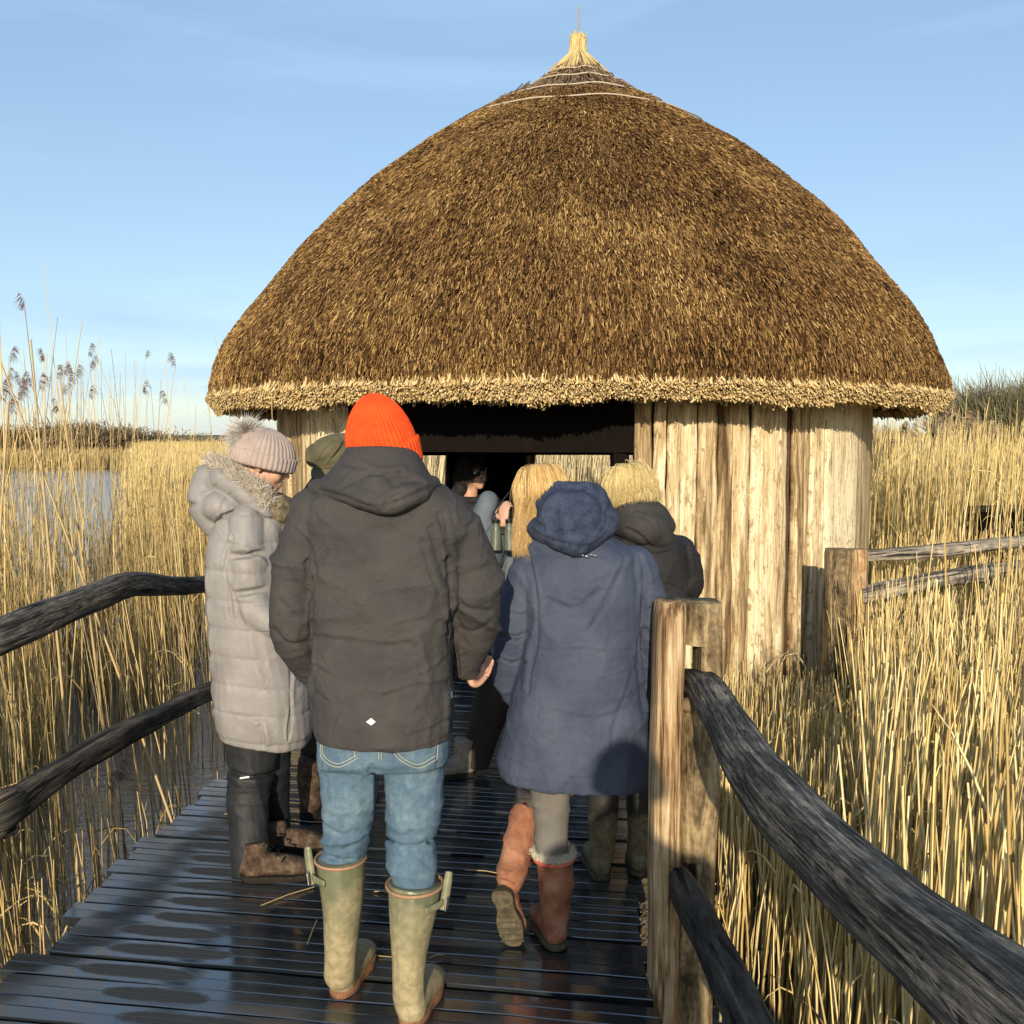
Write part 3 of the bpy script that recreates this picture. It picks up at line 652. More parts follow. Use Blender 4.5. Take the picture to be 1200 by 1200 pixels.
r0 = .075*np.sqrt(rg.uniform(0, 1, n)); p0 = np.stack([HX+r0*np.sin(th), HY-r0*np.cos(th), 5.33+rg.normal(0, .02, n)], -1)
p1 = np.stack([HX+(.085*u)*np.sin(th), HY-.085*u*np.cos(th), np.full(n, 5.20)], -1)
p2 = np.stack([HX+(.17*u)*np.sin(th), HY-.17*u*np.cos(th), np.full(n, 5.12)], -1)
p3 = np.stack([HX+(.30*u)*np.sin(th), HY-.30*u*np.cos(th), 4.985-.0*u+rg.normal(0, .012, n)], -1)
cc = np.array([(.66,.52,.25)])*rg.uniform(.55, 1.1, (n, 1)); V, F, c = strands(np.stack([p0, p1, p2, p3], 1), np.full((n, 4), .0055), 3, cc); mesh_np('roof_knot', V, F, M_thatch, hut, col=c)
V, F = tube([(HX, HY, 5.2), (HX+.012, HY, 5.42), (HX+.006, HY, 5.62)], [.014, .009, .006], n=8); mesh_np('roof_spike', V, F, m_plain('spike_hazel', (.33,.27,.20), .8), hut)
HX = HXk
# ------------------------------------------------------------------ reeds
def reeds(x, y, ztop, zbase, rad, lean=.10, cols=None, leaf=.5, tall=False, segs=5, dark=.45, colv=1.0, wind=(.05, 0)):
    n = len(x); h = ztop-zbase; a = rg.uniform(0, 6.28, n) if not tall else np.where(x > -2.9, rg.uniform(1.9, 4.4, n), rg.uniform(0, 6.28, n)); ln = np.abs(rg.normal(0, lean, n))*h; bx = np.cos(a)*ln+wind[0]*h; by = np.sin(a)*ln+wind[1]*h
    u = np.linspace(0, 1, segs); kx, ky = rg.normal(0, .012, (2, n, 1))
    pts = np.stack([x[:, None]+bx[:, None]*u**1.6+kx*np.sin(u*6)*h[:, None], y[:, None]+by[:, None]*u**1.6+ky*np.sin(u*6+1)*h[:, None], zbase+(h[:, None])*(u-.02*u**3)], -1)
    RR = rad[:, None]*(1-.55*u)[None]
    c = cols if cols is not None else np.array([(.22,.15,.06), (.42,.30,.11), (.60,.44,.18), (.72,.57,.28)])
    k = np.minimum((rg.beta(2.9, 1.5, n)*len(c)).astype(int), len(c)-1); col = c[k]*rg.uniform(.75, 1.15, (n, 1))*colv
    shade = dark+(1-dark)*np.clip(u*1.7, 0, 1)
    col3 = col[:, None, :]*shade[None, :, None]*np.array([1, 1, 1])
    out = [strands(pts, RR, 3, col3)]
    m = rg.uniform(0, 1, n) < leaf; q = np.where(m)[0]
    if len(q):
        f = rg.uniform(.2, .85, len(q)); i = np.clip((f*(segs-1)).astype(int), 0, segs-2); g = f*(segs-1)-i
        b = pts[q, i]*(1-g[:, None])+pts[q, i+1]*g[:, None]; aa = rg.uniform(0, 6.28, len(q)); L = rg.uniform(.15, .42, len(q))*np.clip(rad[q]/.004, .8, 3)
        dv = np.stack([np.cos(aa)*.45, np.sin(aa)*.45, rg.uniform(.2, 1.0, len(q))], -1); v = np.linspace(0, 1, 4)
        lp = b[:, None]+dv[:, None]*(L[:, None]*v)[..., None]+np.array([0, 0, -1.])*((L*rg.uniform(.1, 1.1, len(q)))[:, None]*v**2)[..., None]
        out.append(strands(lp, (rad[q]*.85)[:, None]*np.array([1, .9, .6, .15])[None], 3, col[q]*rg.uniform(.8, 1.2, (len(q), 1))))
    return out, pts
def plumes(tips, dirs, size=1.0, dark=True):
    """drooping seed heads: each a one-sided tuft of fine strands"""
    out = []
    for p, d in zip(tips, dirs):
        m = 30; sc = rg.uniform(.6, 1.2)*size; a = rg.uniform(-.6, .6)
        f = rg.uniform(0, 1, m); b = p+np.array([0, 0, 1.])*(f*.17*sc)[:, None]+np.array([d*.5, 0, 0])*((f**2)*.10*sc)[:, None]
        L = (.045+.05*np.sin(f*3.0))*sc; v = np.linspace(0, 1, 4)
        side = np.stack([d*rg.uniform(.3, 1.1, m), rg.normal(0, .35, m), rg.uniform(.1, .7, m)], -1)
        lp = b[:, None]+side[:, None]*(L[:, None]*v)[..., None]+np.array([0, 0, -1.])*((L*1.1)[:, None]*v**2)[..., None]
        c = (np.array([.16,.12,.11]) if dark else np.array([.34,.25,.17]))*rg.uniform(.6, 1.4, (m, 1))
        out.append(strands(lp, np.full((m, 1), .0032*sc)*np.array([.8, 1, .8, .2])[None], 3, c))
        s = np.stack([p-[0, 0, .02], p+[0, 0, .08*sc], p+[d*.04*sc, 0, .17*sc]])[None]; out.append(strands(s, np.array([[.002, .0016, .001]]), 3, np.array([[.35,.27,.15]])))
    return out
def scatter(n, x0, x1, y0, y1, cond):
    X, Y = np.empty(0), np.empty(0)
    while len(X) < n:
        x, y = rg.uniform(x0, x1, n), rg.uniform(y0, y1, n); m = cond(x, y); X = np.append(X, x[m]); Y = np.append(Y, y[m])
    return X[:n], Y[:n]
outhut = lambda x, y, g=.1: np.hypot(x-HX, y-HY) > HW+g
# left, beside the boardwalk: close stems standing in water
eL = np.vectorize(edgeL)
x, y = scatter(6000, -9.0, -1.5, 2.2, 10.5, lambda x, y: (x < eL(np.minimum(y, 7))-np.interp(y, [2, 3, 4, 5.5], [.25, .13, .15, .20])) & ~((y > 4.0) & (x > -2.5-.12*(y-4)) & (y < 9.5) & (rg.uniform(0, 1, len(x)) < .68)) & outhut(x, y, .25) & (x > -.78*y-1.2) & (snoise(np.stack([x, y, 0*x], -1), 1.6, 9) > -.9))
q = x/y
d_ = np.sqrt(y/4)
zt_ = np.where(rg.uniform(0, 1, len(x)) < .55, rg.normal(1.15, .35, len(x)), rg.normal(1.62, .16, len(x)))
zt_ = np.where((y > 7.5), rg.normal(1.35, .3, len(x)), zt_)
back_ = (q > -.42) & (y > 6.8); zt_ = np.where(back_, np.minimum(zt_, rg.normal(1.05, .25, len(x))), zt_)
open_ = (q < -.37+.03*np.sin(y*3)) & (rg.uniform(0, 1, len(x)) < .86); zt_ = np.where(open_, rg.normal(.75, .28, len(x)), zt_)
tall_ = (y > 4) & (rg.uniform(0, 1, len(x)) < np.where(q < -.38, .11, .02)); zt_ = np.where(tall_, rg.uniform(1.7, 2.15, len(x))+.07*(y-4), zt_); zt_ = np.where(rg.uniform(0, 1, len(x)) < .14, zt_+rg.uniform(.1, .5, len(x)), zt_); zt_ = np.where((y < 4.6) & (x > -2.0), np.minimum(zt_, rg.uniform(-.35, .12, len(x))), zt_); zt_ = np.where(y < 4, np.minimum(zt_, 1.25+.1*y), zt_); zt_ = np.clip(zt_, .1, 2.6)
# keep the view of the pond partly open
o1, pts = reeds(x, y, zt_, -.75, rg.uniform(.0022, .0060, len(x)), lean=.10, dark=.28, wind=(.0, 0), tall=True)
_inv = 0
tips = pts[tall_ & (y > 3.5)][:, -1]; o1 += plumes(tips[:130], rg.choice([-1, 1, 1], len(tips[:130])), .72)
# thick old stems leaning in from the left edge
A = [P(150, 830, 4.6), P(70, 800, 4.2), P(120, 860, 4.8), P(-10, 800, 3.8)]; B = [P(-4, 412, 4.9), P(36, 398, 4.6), P(70, 440, 5.0), P(10, 470, 4.0)]
A = [b+(a-b)*((b[2]+.7)/(b[2]-a[2])) for a, b in zip(A, B)]
st_ = np.array([[a, a*.66+b*.34+[.01,0,.02], a*.33+b*.67+[0,0,.03], b] for a, b in zip(A, B)]); o1.append(strands(st_, np.tile([.008, .0075, .006, .004], (4, 1)), 5, np.full((4, 3), 1.0)*[.42,.31,.15]))
V, F, c = merge(o1); tag(mesh_np('reed_bed', V, F, M_straw, col=c), 'tall dry reeds with dark feathery heads standing in the water left of the boardwalk', 'reeds', kind='stuff')
# right foreground, hard against the rail
eR = np.vectorize(edgeR)
def okR(x, y):
    s = x > np.interp(y, [1.0, 2.4, 3.2, 6.6, 8], [1.02, .80, .74, .95, 1.3])
    return s & outhut(x, y, .06) & (x < y*.75+1.4) & ~((x < .9) & (y < 3.25))
x, y = scatter(9200, .6, 7.0, 1.2, 7.6, okR); q = x/y; n = len(x)
cap = np.where(q < .36, np.interp(y, [2, 3.5, 5, 6.6], [.55, .66, .46, .22]), np.interp(y, [1.5, 3, 5, 7.6], [.86, 1.03, 1.12, 1.05]))
cap = np.where((q < .30) & (y < 4), np.interp(q, [.15, .30], [.1, .62]), cap)
zt_ = cap-np.abs(rg.normal(0, .30, n)); tall_ = rg.uniform(0, 1, n) < .03; zt_ = np.where(tall_ & (q > .42), cap+rg.uniform(.1, .55, n), zt_); zt_ = np.where((q > .31) & (q < .5) & (y > 4.6) & (y < 6.6), np.minimum(zt_, rg.normal(.62, .2, n)), zt_); zt_ = np.clip(zt_, -.1, 2.1)
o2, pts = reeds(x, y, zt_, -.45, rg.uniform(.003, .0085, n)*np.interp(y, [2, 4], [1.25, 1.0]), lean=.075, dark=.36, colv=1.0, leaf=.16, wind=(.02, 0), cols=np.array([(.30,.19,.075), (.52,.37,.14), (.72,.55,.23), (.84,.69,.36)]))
# fallen and crossing stems
m = 230; x, y = scatter(m, .95, 5.0, 1.6, 6.2, okR); a = rg.uniform(0, 6.28, m); L = rg.uniform(.5, 1.3, m); el = rg.uniform(.1, 1.1, m)
p0 = np.stack([x, y, rg.uniform(-.35, .2, m)], -1); dv = np.stack([np.cos(a)*np.cos(el), np.sin(a)*np.cos(el), np.sin(el)], -1); e_ = p0+dv*L[:, None]
kp = okR(e_[:, 0]-.08, e_[:, 1]) & (e_[:, 2] < .95) & (e_[:, 0] > .45*e_[:, 1]-.6); p0, dv, L = p0[kp], dv[kp], L[kp]; m = len(L)
v = np.linspace(0, 1, 4); o2.append(strands(p0[:, None]+dv[:, None]*(L[:, None]*v)[..., None]-np.array([0, 0, .10])*(v**2)[None, :, None], rg.uniform(.003, .0055, (m, 1))*np.array([1, .95, .8, .5])[None], 3, np.array([.62,.48,.24])*rg.uniform(.6, 1.15, (m, 1))))
V, F, c = merge(o2); tag(mesh_np('reed_bed', V, F, M_straw, col=c), 'thick pale yellow reed stems crowding behind the right-hand rail', 'reeds', kind='stuff')
# right, the broad bed beyond
x, y = scatter(21000, 2.4, 60, 7.7, 70, lambda x, y: (x > .30*y) & (x < .66*y+2) & outhut(x, y, .5) & (rg.uniform(0, 1, len(x)) < np.minimum(1, (11/y)**1.25)))
n = len(x); ds = y/9
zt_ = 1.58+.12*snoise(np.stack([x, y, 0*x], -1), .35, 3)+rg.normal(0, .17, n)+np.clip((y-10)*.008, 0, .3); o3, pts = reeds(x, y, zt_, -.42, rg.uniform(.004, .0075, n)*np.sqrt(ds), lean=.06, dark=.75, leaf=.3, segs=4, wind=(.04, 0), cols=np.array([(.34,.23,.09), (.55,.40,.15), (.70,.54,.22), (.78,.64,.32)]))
pk = rg.permutation(n)[:900]; pk = pk[zt_[pk] > 1.6]; pk = pk[y[pk] < 26][:170]; o3 += plumes(pts[pk][:, -1], rg.choice([-1, 1], len(pk)), 1.15, dark=False)
V, F, c = merge(o3); tag(mesh_np('reed_bed', V, F, M_straw, col=c), 'broad golden reed bed stretching to the bare bushes at the right', 'reeds', kind='stuff')
# left, beyond the pond, and the bank at its far end
x, y = scatter(13000, -32, -4, 15.4, 82, lambda x, y: (x > -.388*y+.5*snoise(np.stack([x, y, 0*x], -1), .35, 2)+np.abs(rg.normal(0, .45, len(x)))) & (x < -.215*y-.3) & (rg.uniform(0, 1, len(x)) < np.minimum(1, (20/y)**1.2)))
n = len(x); o4, pts = reeds(x, y, 1.35+.15*rg.normal(size=n)+(y-16)*.006, -.5, rg.uniform(.006, .012, n)*(y/16)**.6, lean=.05, dark=.8, leaf=.25, segs=4, cols=np.array([(.42,.31,.12), (.60,.45,.18), (.70,.55,.25)]))
x, y = scatter(7000, -75, -20, 84, 100, lambda x, y: (x < -.2*y) & (x > -.75*y)); n = len(x)
o5, _ = reeds(x, y, .95+.25*rg.normal(size=n), -.5, rg.uniform(.03, .05, n), lean=.05, dark=.85, leaf=0, segs=3, cols=np.array([(.36,.26,.11), (.50,.38,.16)]))
V, F, c = merge(o4+o5); tag(mesh_np('reed_bed', V, F, M_straw, col=c), 'low bright yellow reed bed on the far side of the pond at the left', 'reeds', kind='stuff')
# seen through the viewing slots of the hide
x, y = scatter(9000, -9, 12, 24, 34, lambda x, y: (np.abs(x-.02*y) < .31*y)); n = len(x)
o6, _ = reeds(x, y, 1.9+.15*rg.normal(size=n), -.5, rg.uniform(.008, .018, n), lean=.05, dark=.8, leaf=.2, segs=4, cols=np.array([(.40,.30,.14), (.60,.47,.24), (.72,.60,.36), (.78,.68,.45)]))
V, F, c = merge(o6); tag(mesh_np('reed_bed', V, F, M_straw, col=c), 'strip of pale reeds seen through the viewing slots inside the hut', 'reeds', kind='stuff')
# ------------------------------------------------------------------ bare bushes
M_bark = m_plain('bush_bark', (.10,.075,.05), .9, .1); 
def bush(loc, w_, h_, n, col, label, group=None, name='bare_bush', rtw=.006, seed=0, dens=1.0):
    g = np.random.default_rng(seed); t_ = empty(name, loc); tag(t_, label, 'bush', group)
    loc = np.array(loc, float); st = []; 
    for i in range(7):
        a = g.uniform(0, 6.28); e = loc+[math.cos(a)*w_*.35*g.uniform(.4, 1), math.sin(a)*w_*.35*g.uniform(.4, 1), h_*g.uniform(.5, .72)]
        st.append(np.stack([loc+[math.cos(a)*.1, math.sin(a)*.1, -.1], loc*.55+e*.45+[0, 0, h_*.02], e]))
    st = np.array(st); V, F, c = strands(st, np.tile([w_*.016, w_*.012, w_*.006], (7, 1)), 6); mesh_np('stems', V, F, M_bark, t_)
    cl = 60; ang = g.uniform(0, 6.28, cl); el = np.arcsin(g.uniform(-.15, 1, cl)); rr = g.uniform(.45, 1.0, cl)**.6
    cc = loc+np.stack([np.cos(ang)*np.cos(el)*rr*w_*.46, np.sin(ang)*np.cos(el)*rr*w_*.46, h_*.42+np.sin(el)*rr*h_*.42], -1)
    k = g.integers(0, cl, n); s0 = st[g.integers(0, 7, n), 2]*.35+cc[k]*.65+g.normal(0, .04*w_, (n, 3)); out = unit(cc[k]-(loc+[0, 0, h_*.2]))
    L = g.uniform(.10, .26, n)*h_; d = unit(out*.8+g.normal(0, .42, (n, 3))+[0, 0, .35]); v = np.linspace(0, 1, 4)
    pts = s0[:, None]+d[:, None]*(L[:, None]*v)[..., None]+np.array([0, 0, .12])*(L[:, None]*v**2)[..., None]
    pts[..., 2] = np.maximum(pts[..., 2], loc[2]+.02)
    c = np.array(col)*g.uniform(.55, 1.35, (n, 1))*(1+.25*g.normal(size=cl)[k][:, None])
    V, F, cv = strands(pts, np.full((n, 1), rtw)*np.array([1, .8, .55, .25])[None], 3, np.clip(c, .01, 1)); mesh_np('crown', V, F, M_straw, t_, col=cv); return t_
Gb = 'bare bushes beyond the reeds at the right'
bush((13.4, 25.5, -.4), 5.8, 3.8, 20000, (.20,.185,.11), 'grey-green leafless bush, the tallest of those beyond the reeds, cut by the right edge', Gb, seed=1, rtw=.013)
bush((10.6, 27, -.4), 3.4, 2.5, 3500, (.26,.215,.16), 'pale brown leafless bush, lower and just right of the thatched eave', Gb, seed=2, rtw=.011)
bush((17.5, 30, -.4), 5.5, 3.4, 4500, (.18,.17,.10), 'grey-green leafless bush at the right end of the row', Gb, seed=3, rtw=.013)
bush((14.0, 38, -.4), 5.0, 2.7, 3500, (.24,.19,.13), 'brownish leafless bush set back behind the tall one', Gb, seed=4, rtw=.016)
Gl = 'dark trees along the far bank'
for i, (px, Yd, w_, h_, lab) in enumerate([(20, 112, 13, 3.6, 'dark brown bush nearest the left edge on the far bank'), (70, 116, 15, 4.3, 'second dark brown bush from the left on the far bank'), (112, 120, 15, 4.2, 'third dark brown bush from the left on the far bank'), (150, 128, 14, 3.5, 'fourth bush from the left on the far bank'), (196, 150, 18, 3.1, 'fifth, lower bush from the left on the far bank'), (238, 160, 16, 2.7, 'lowest bush of the far bank, nearest the hut')]):
    x0 = (px-600)/FPX*Yd; bush((x0, Yd, -.4), w_, h_, 2600, (.18,.135,.085) if i < 4 else (.21,.18,.11), lab, Gl, seed=10+i, rtw=.07)
# ------------------------------------------------------------------ people: shared builders
M_skin = m_plain('skin', (.52,.30,.21), .5, .4, nz=60, amt=.12); M_skin.node_tree.nodes['Principled BSDF'].inputs['Subsurface Weight'].default_value = .08
M_eye = m_plain('eye', (.7,.68,.64), .15, .5); M_iris = m_plain('iris', (.05,.035,.02), .1, .5)
M_black = m_plain('black_plastic', (.01,.01,.01), .3, .5); M_steel = m_plain('steel', (.55,.55,.55), .3, .5, metal=1.0)
M_white = m_plain('white_mark', (.8,.8,.8), .5, .3)
def rotz(a): return np.array([[math.cos(a), -math.sin(a), 0], [math.sin(a), math.cos(a), 0], [0, 0, 1]])
def headframe(yaw, nod=0.0, roll=0.0):
    """columns: right, forward (face), up. yaw 0 looks along +Y, positive turns to the left; nod tips the face down"""
    rx = np.array([[1,0,0],[0,math.cos(-nod),-math.sin(-nod)],[0,math.sin(-nod),math.cos(-nod)]])
    ry = np.array([[math.cos(roll),0,math.sin(roll)],[0,1,0],[-math.sin(roll),0,math.cos(roll)]])
    return rotz(yaw)@ry@rx
def head_prims(c, M, s=1.0):
    c = np.asarray(c); f = lambda p, r: ellip(c+M@(np.array(p)*s), np.array(r)*s, M)
    pr = [f((0,-.012,.035), (.074,.094,.082)), f((0,.03,-.035), (.059,.062,.078)), f((0,.062,-.088), (.030,.028,.024)), f((0,.099,-.022), (.015,.020,.014)),
          f((0,.090,-.002), (.010,.016,.030)), f((0,.080,.030), (.046,.015,.014)), f((.034,.062,-.03), (.027,.026,.03)), f((-.034,.062,-.03), (.027,.026,.03)),
          f((0,.086,-.056), (.025,.014,.0065)), f((0,.084,-.067), (.022,.013,.0075)), f((.077,-.005,-.005), (.010,.020,.032)), f((-.077,-.005,-.005), (.010,.020,.032))]
    a, b = c+M@(np.array((0,-.02,-.05))*s), c+M@(np.array((0,-.03,-.14))*s); b[2] = c[2]-.20*s
    return pr+[tube([a, b], [.056*s, .062*s])]
def eyes(c, M, parent, s=1.0):
    for sx in (-1, 1):
        e = mesh_np('eye', *ellip(np.asarray(c)+M@(np.array((sx*.031, .083, .006))*s), (.0115*s,)*3, M), M_eye, parent)
        mesh_np('iris', *ellip(np.asarray(c)+M@(np.array((sx*.031, .0925, .006))*s), (.0055*s,.003*s,.0055*s), M), M_iris, e)
def hand_prims(w, d, nrm, side, curl=.9, s=1.0):
    """hand from the wrist w: fingers run along d, the palm faces nrm, the thumb leaves on side"""
    w, d, nrm, side = np.asarray(w, float), unit(d), unit(nrm), unit(side)
    M = np.stack([side, d, nrm], 1)
    pr = [tube([w-d*.03, w+d*.02*s], [.024*s, .024*s]), ellip(w+d*.050*s, (.038*s, .050*s, .016*s), M), ellip(w+d*.034*s+side*.024*s+nrm*.006*s, (.016*s, .030*s, .014*s), M)]
    for i, (L, o) in enumerate([(.074, .030), (.084, .010), (.078, -.010), (.060, -.029)]):
        p = w+d*(.086-.004*abs(i-1))*s+side*o*s; pts = [p-d*.02*s, p]; a = 0; q = p
        for j, fr_ in enumerate((.45, .30, .25)):
            a += curl*(.75, .95, .6)[j]*(1+.08*i); dd = d*math.cos(a)+nrm*math.sin(a)+side*o*.8; q = q+unit(dd)*L*fr_*s; pts.append(q)
        pr.append(tube(pts, [.0088*s, .0088*s, .0080*s, .0074*s, .0062*s], n=10, seg=14))
    p = w+d*.02*s+side*.030*s
    pr.append(tube([p, p+(d*.6+side*.75+nrm*.15)*.035*s, p+(d*.9+side*.62+nrm*.35)*.062*s, p+(d*1.1+side*.40+nrm*.6)*.080*s], [.012*s, .0105*s, .0095*s, .0075*s], n=10, seg=14))
    return pr
def foot_prims(heel, yaw, L=.285, ankle_h=.11, w=.05, toe_up=0.0, nod=0.0):
    """boot foot: heel point on the ground, toe direction yaw (0 = +Y, positive to the left)"""
    heel = np.asarray(heel, float); d = rotz(yaw)@np.array([0, 1, 0]); z = np.array([0, 0, 1.])
    return [tube([heel+d*.035+z*.045, heel+d*L*.35+z*.050, heel+d*L*.65+z*.043, heel+d*(L-.045)+z*.034], [(w*.80, .042), (w*.82, .047), (w*1.0, .038), (w*.88, .028)], n=20, seg=16)]
def sole(heel, yaw, parent, m, L=.285, w=.05, h=.022):
    heel = np.asarray(heel, float); d = rotz(yaw)@np.array([0, 1, 0]); s = rotz(yaw)@np.array([1, 0, 0]); an = np.linspace(0, 2*np.pi, 36, endpoint=False)
    y = (1-np.cos(an))/2; x = np.sign(np.sin(an))*np.abs(np.sin(an))**.65*(w*.80+.012*np.sin(y*3.1)-.012*np.exp(-((y-.38)/.16)**2)+.006)
    rg_ = []
    for zz, k in ((.0015, .96), (h*.5, 1.0), (h, .985)):
        rg_.append(heel+d*((y-.5)*k*(L+.01)+.5*L)[:, None]+s*(x*k)[:, None]+np.array([0, 0, zz]))
    V, F = loft(rg_); return mesh_np('sole', V, F, m, parent, smooth=False)
def hairlock(root, ends, n, rad, cols, spread, name, parent, segs=7, wav=.008, taper=.25):
    """strands following guide curves: root (g,3,..) list of guide polylines"""
    G = np.array([catm(g, segs) for g in ends]); k = rng.integers(0, len(G), n); k2 = rng.integers(0, len(G), n)
    gm = rng.uniform(.78, 1.10, len(G)*3); t = rng.uniform(0, .5, (n, 1, 1)); pts = G[k]*(1-t)+G[(k+1) % len(G)]*t if root else G[k]
    spread = np.where(rng.uniform(0, 1, (n, 1, 1)) < .05, spread*3, spread); Lf = rng.uniform(.80, 1, n)*(segs-1); uu = np.linspace(0, 1, segs)[None]*Lf[:, None]; ii = np.minimum(uu.astype(int), segs-2); ff = (uu-ii)[..., None]; ar = np.arange(n)[:, None]; pts = pts[ar, ii]*(1-ff)+pts[ar, ii+1]*ff
    pts = pts+rng.normal(0, spread, (n, 1, 3))*np.linspace(.6, 1.2, segs)[None, :, None]
    u = np.linspace(0, 1, segs)[None, :]; ph = rng.uniform(0, 6.28, (n, 1)); fq = rng.uniform(3, 8, (n, 1))
    pts[..., 0] += wav*np.sin(u*fq+ph)*u; pts[..., 1] += wav*np.cos(u*fq*1.2+ph)*u
    c = np.array(cols); q = rng.uniform(0, len(c)-1.001, n); i = q.astype(int); f = (q-i)[:, None]; col = (c[i]*(1-f)+c[i+1]*f)*rng.uniform(.8, 1.15, (n, 1))*gm[k*3+rng.integers(0, 3, n)][:, None]
    RR = np.full((n, 1), rad)*np.linspace(1, taper, segs)[None]
    V, F, cc = strands(pts, RR, 3, col); return V, F, cc
def ribbed_hat(c, M, rx, ry, h0, h1, nrib, m, name, parent, depth=.0035, brim=None, crown_pow=.8, sag=(0,0,0), lum=.004, seed=1, label=None):
    """knitted hat: real ribs run from the rim to the crown; h0 rim height and h1 top height in the head frame"""
    nt, nr = nrib*6, 70; th = np.linspace(0, 2*np.pi, nt, endpoint=False); rows = []
    prof_ = [(0, .93), (.04, 1.0), (.10, 1.015), (.2, 1.02), (.32, 1.03), (.45, 1.01), (.58, .95), (.70, .85), (.80, .72), (.88, .56), (.94, .40), (.98, .22), (1.0, .04)]
    pu, pr = zip(*prof_)
    for i in range(nr):
        u = 1-(1-i/(nr-1))**1.25; k = np.interp(u, pu, pr); rib = depth*(np.abs(np.cos(th*nrib/2))**.7-.55)*min(1, k*1.4)
        fold_ = 0
        if brim: fold_ = .0075 if u < brim else 0.0
        R1 = k+0*th; x = (rx*k+rib+fold_)*np.sin(th); y = (ry*k+rib+fold_)*np.cos(th); z = h0+(h1-h0)*u+0*th
        if brim and abs(u-brim) < .012: z = z+.002
        q = np.stack([x, y, z], -1); q = q+np.array(sag)*u**2
        q = q+unit(q)*(lum*snoise(q, 28, seed))[:, None]
        rows.append(q)
    rows.insert(0, rows[0]*[.9, .9, 1]+[0, 0, .012])
    V, F = loft(rows); V = np.asarray(c)+V@M.T
    return mesh_np(name, V, F, m, parent)
def furball(c, r, n, rad, cols, name, parent, L=(.6, 1.0), droop=.25, M=None, m=None):
    d = unit(rng.normal(size=(n, 3))); ln = r*rng.uniform(*L, n); u = np.linspace(0, 1, 5); j = rng.normal(0, .35, (n, 3))
    pts = np.asarray(c)+d[:, None]*(ln[:, None]*u)[..., None]+j[:, None]*(ln[:, None]*u**2*.5)[..., None]+np.array([0, 0, -droop])*(ln[:, None]*u**2)[..., None]
    cc = np.array(cols)[rng.integers(0, len(cols), n)]*rng.uniform(.75, 1.15, (n, 1))
    V, F, cv = strands(pts, np.full((n, 1), rad)*np.array([1, 1, .8, .5, .15])[None], 3, cc)
    return mesh_np(name, V, F, m or M_fur, parent, col=cv)
def furline(path, n, L, rad, cols, name, parent, out, spread=.5, width=.014):
    q = catm(path, 60); k = rng.uniform(0, 59, n); i = np.minimum(k.astype(int), 58); p = q[i]+(q[i+1]-q[i])*(k-i)[:, None]+rng.normal(0, width*.45, (n, 3))
    d = unit(np.asarray(out)+rng.normal(0, spread, (n, 3))); l = rng.uniform(.5, 1, n)*L; u = np.linspace(0, 1, 4)
    pts = p[:, None]+d[:, None]*(l[:, None]*u)[..., None]+rng.normal(0, .3, (n, 1, 3))*(l[:, None]*u**2)[..., None]
    cc = np.array(cols)[rng.integers(0, len(cols), n)]*rng.uniform(.8, 1.15, (n, 1)); V, F, cv = strands(pts, np.full((n, 1), rad)*np.array([1, .9, .6, .15])[None], 3, cc)
    return mesh_np(name, V, F, M_fur, parent, col=cv)
def person(loc, label, group=None): p = empty('person', loc); return tag(p, label, 'person', group)
# ------------------------------------------------------------------ 1. man in the orange hat, back to us
M_jk = m_cloth('charcoal_softshell', (.043,.041,.042), (.062,.058,.056), .8, bump=.7, fold=(1,1,1.6))
t = NT('washed_denim', .85, .2); co = t.coord(); n1 = t.noise(co, 7, 6, .65); n2 = t.noise(t.coord((900,900,200)), 1, 2); n3 = t.noise(co, 42, 5, .7)
c = t.ramp(t.math('ADD', t.math('MULTIPLY', n1, .6), t.math('MULTIPLY', n3, .4)), [(.36, (.055,.10,.155)), (.5, (.090,.150,.210)), (.64, (.155,.23,.28))]); c = t.mix(.35, c, t.ramp(n2, [(.3, (.5,.55,.6)), (.7, (1,1,1))]), 'MULTIPLY'); t.color(c)
t.bump(t.math('ADD', t.noise(co, 30, 5, .6, .8), t.math('MULTIPLY', n2, .1)), .3, .01); M_denim = t.m
t = NT('muddy_rubber', .42, .45); co = t.coord(); z = t.n('ShaderNodeSeparateXYZ'); tc2 = t.n('ShaderNodeNewGeometry'); t.l(tc2.outputs['Position'], z.inputs[0])
mud = t.math('ADD', t.math('MULTIPLY', t.noise(co, 7, 6, .7, .4), 1.1), t.math('MULTIPLY', t.math('SUBTRACT', .30, z.outputs[2]), 1.3))
mk = t.ramp(mud, [(.38, (0,0,0)), (.70, (1,1,1))]); t.color(t.mix(mk, t.ramp(t.noise(co, 20, 4), [(.3, (.105,.115,.07)), (.7, (.155,.165,.10))]), t.ramp(t.noise(co, 50, 5), [(.3, (.21,.175,.095)), (.7, (.37,.32,.19))])))
t.l(t.ramp(mk, [(0, (.34,)*3), (1, (.75,)*3)]), t.b.inputs['Roughness']); t.bump(t.noise(co, 16, 4, .5, .6), .3, .01); M_welly = t.m
M_trim = m_plain('welly_trim', (.34,.20,.12), .6, .3, nz=30); M_solew = m_plain('gum_sole', (.26,.13,.075), .7, .2, nz=25, amt=.5)
M_orange = m_cloth('orange_wool', (.70,.058,.010), (.80,.095,.014), .9, weave=420, bump=.3, big=25)
Y1 = 2.78
p1 = person((-.38, 2.85, 0), 'man from behind in orange ribbed hat, charcoal jacket, blue jeans and green rubber boots')
hc = P(449, 520, Y1+.04); Mh = headframe(R(-48), -.30)
shL, elL, wrL = P(366, 610, Y1+.02), P(338, 735, Y1+.03), P(362, 800, Y1+.12)
shR, elR, wrR = P(532, 610, Y1+.02), P(562, 722, Y1+.05), P(547, 783, Y1+.16)
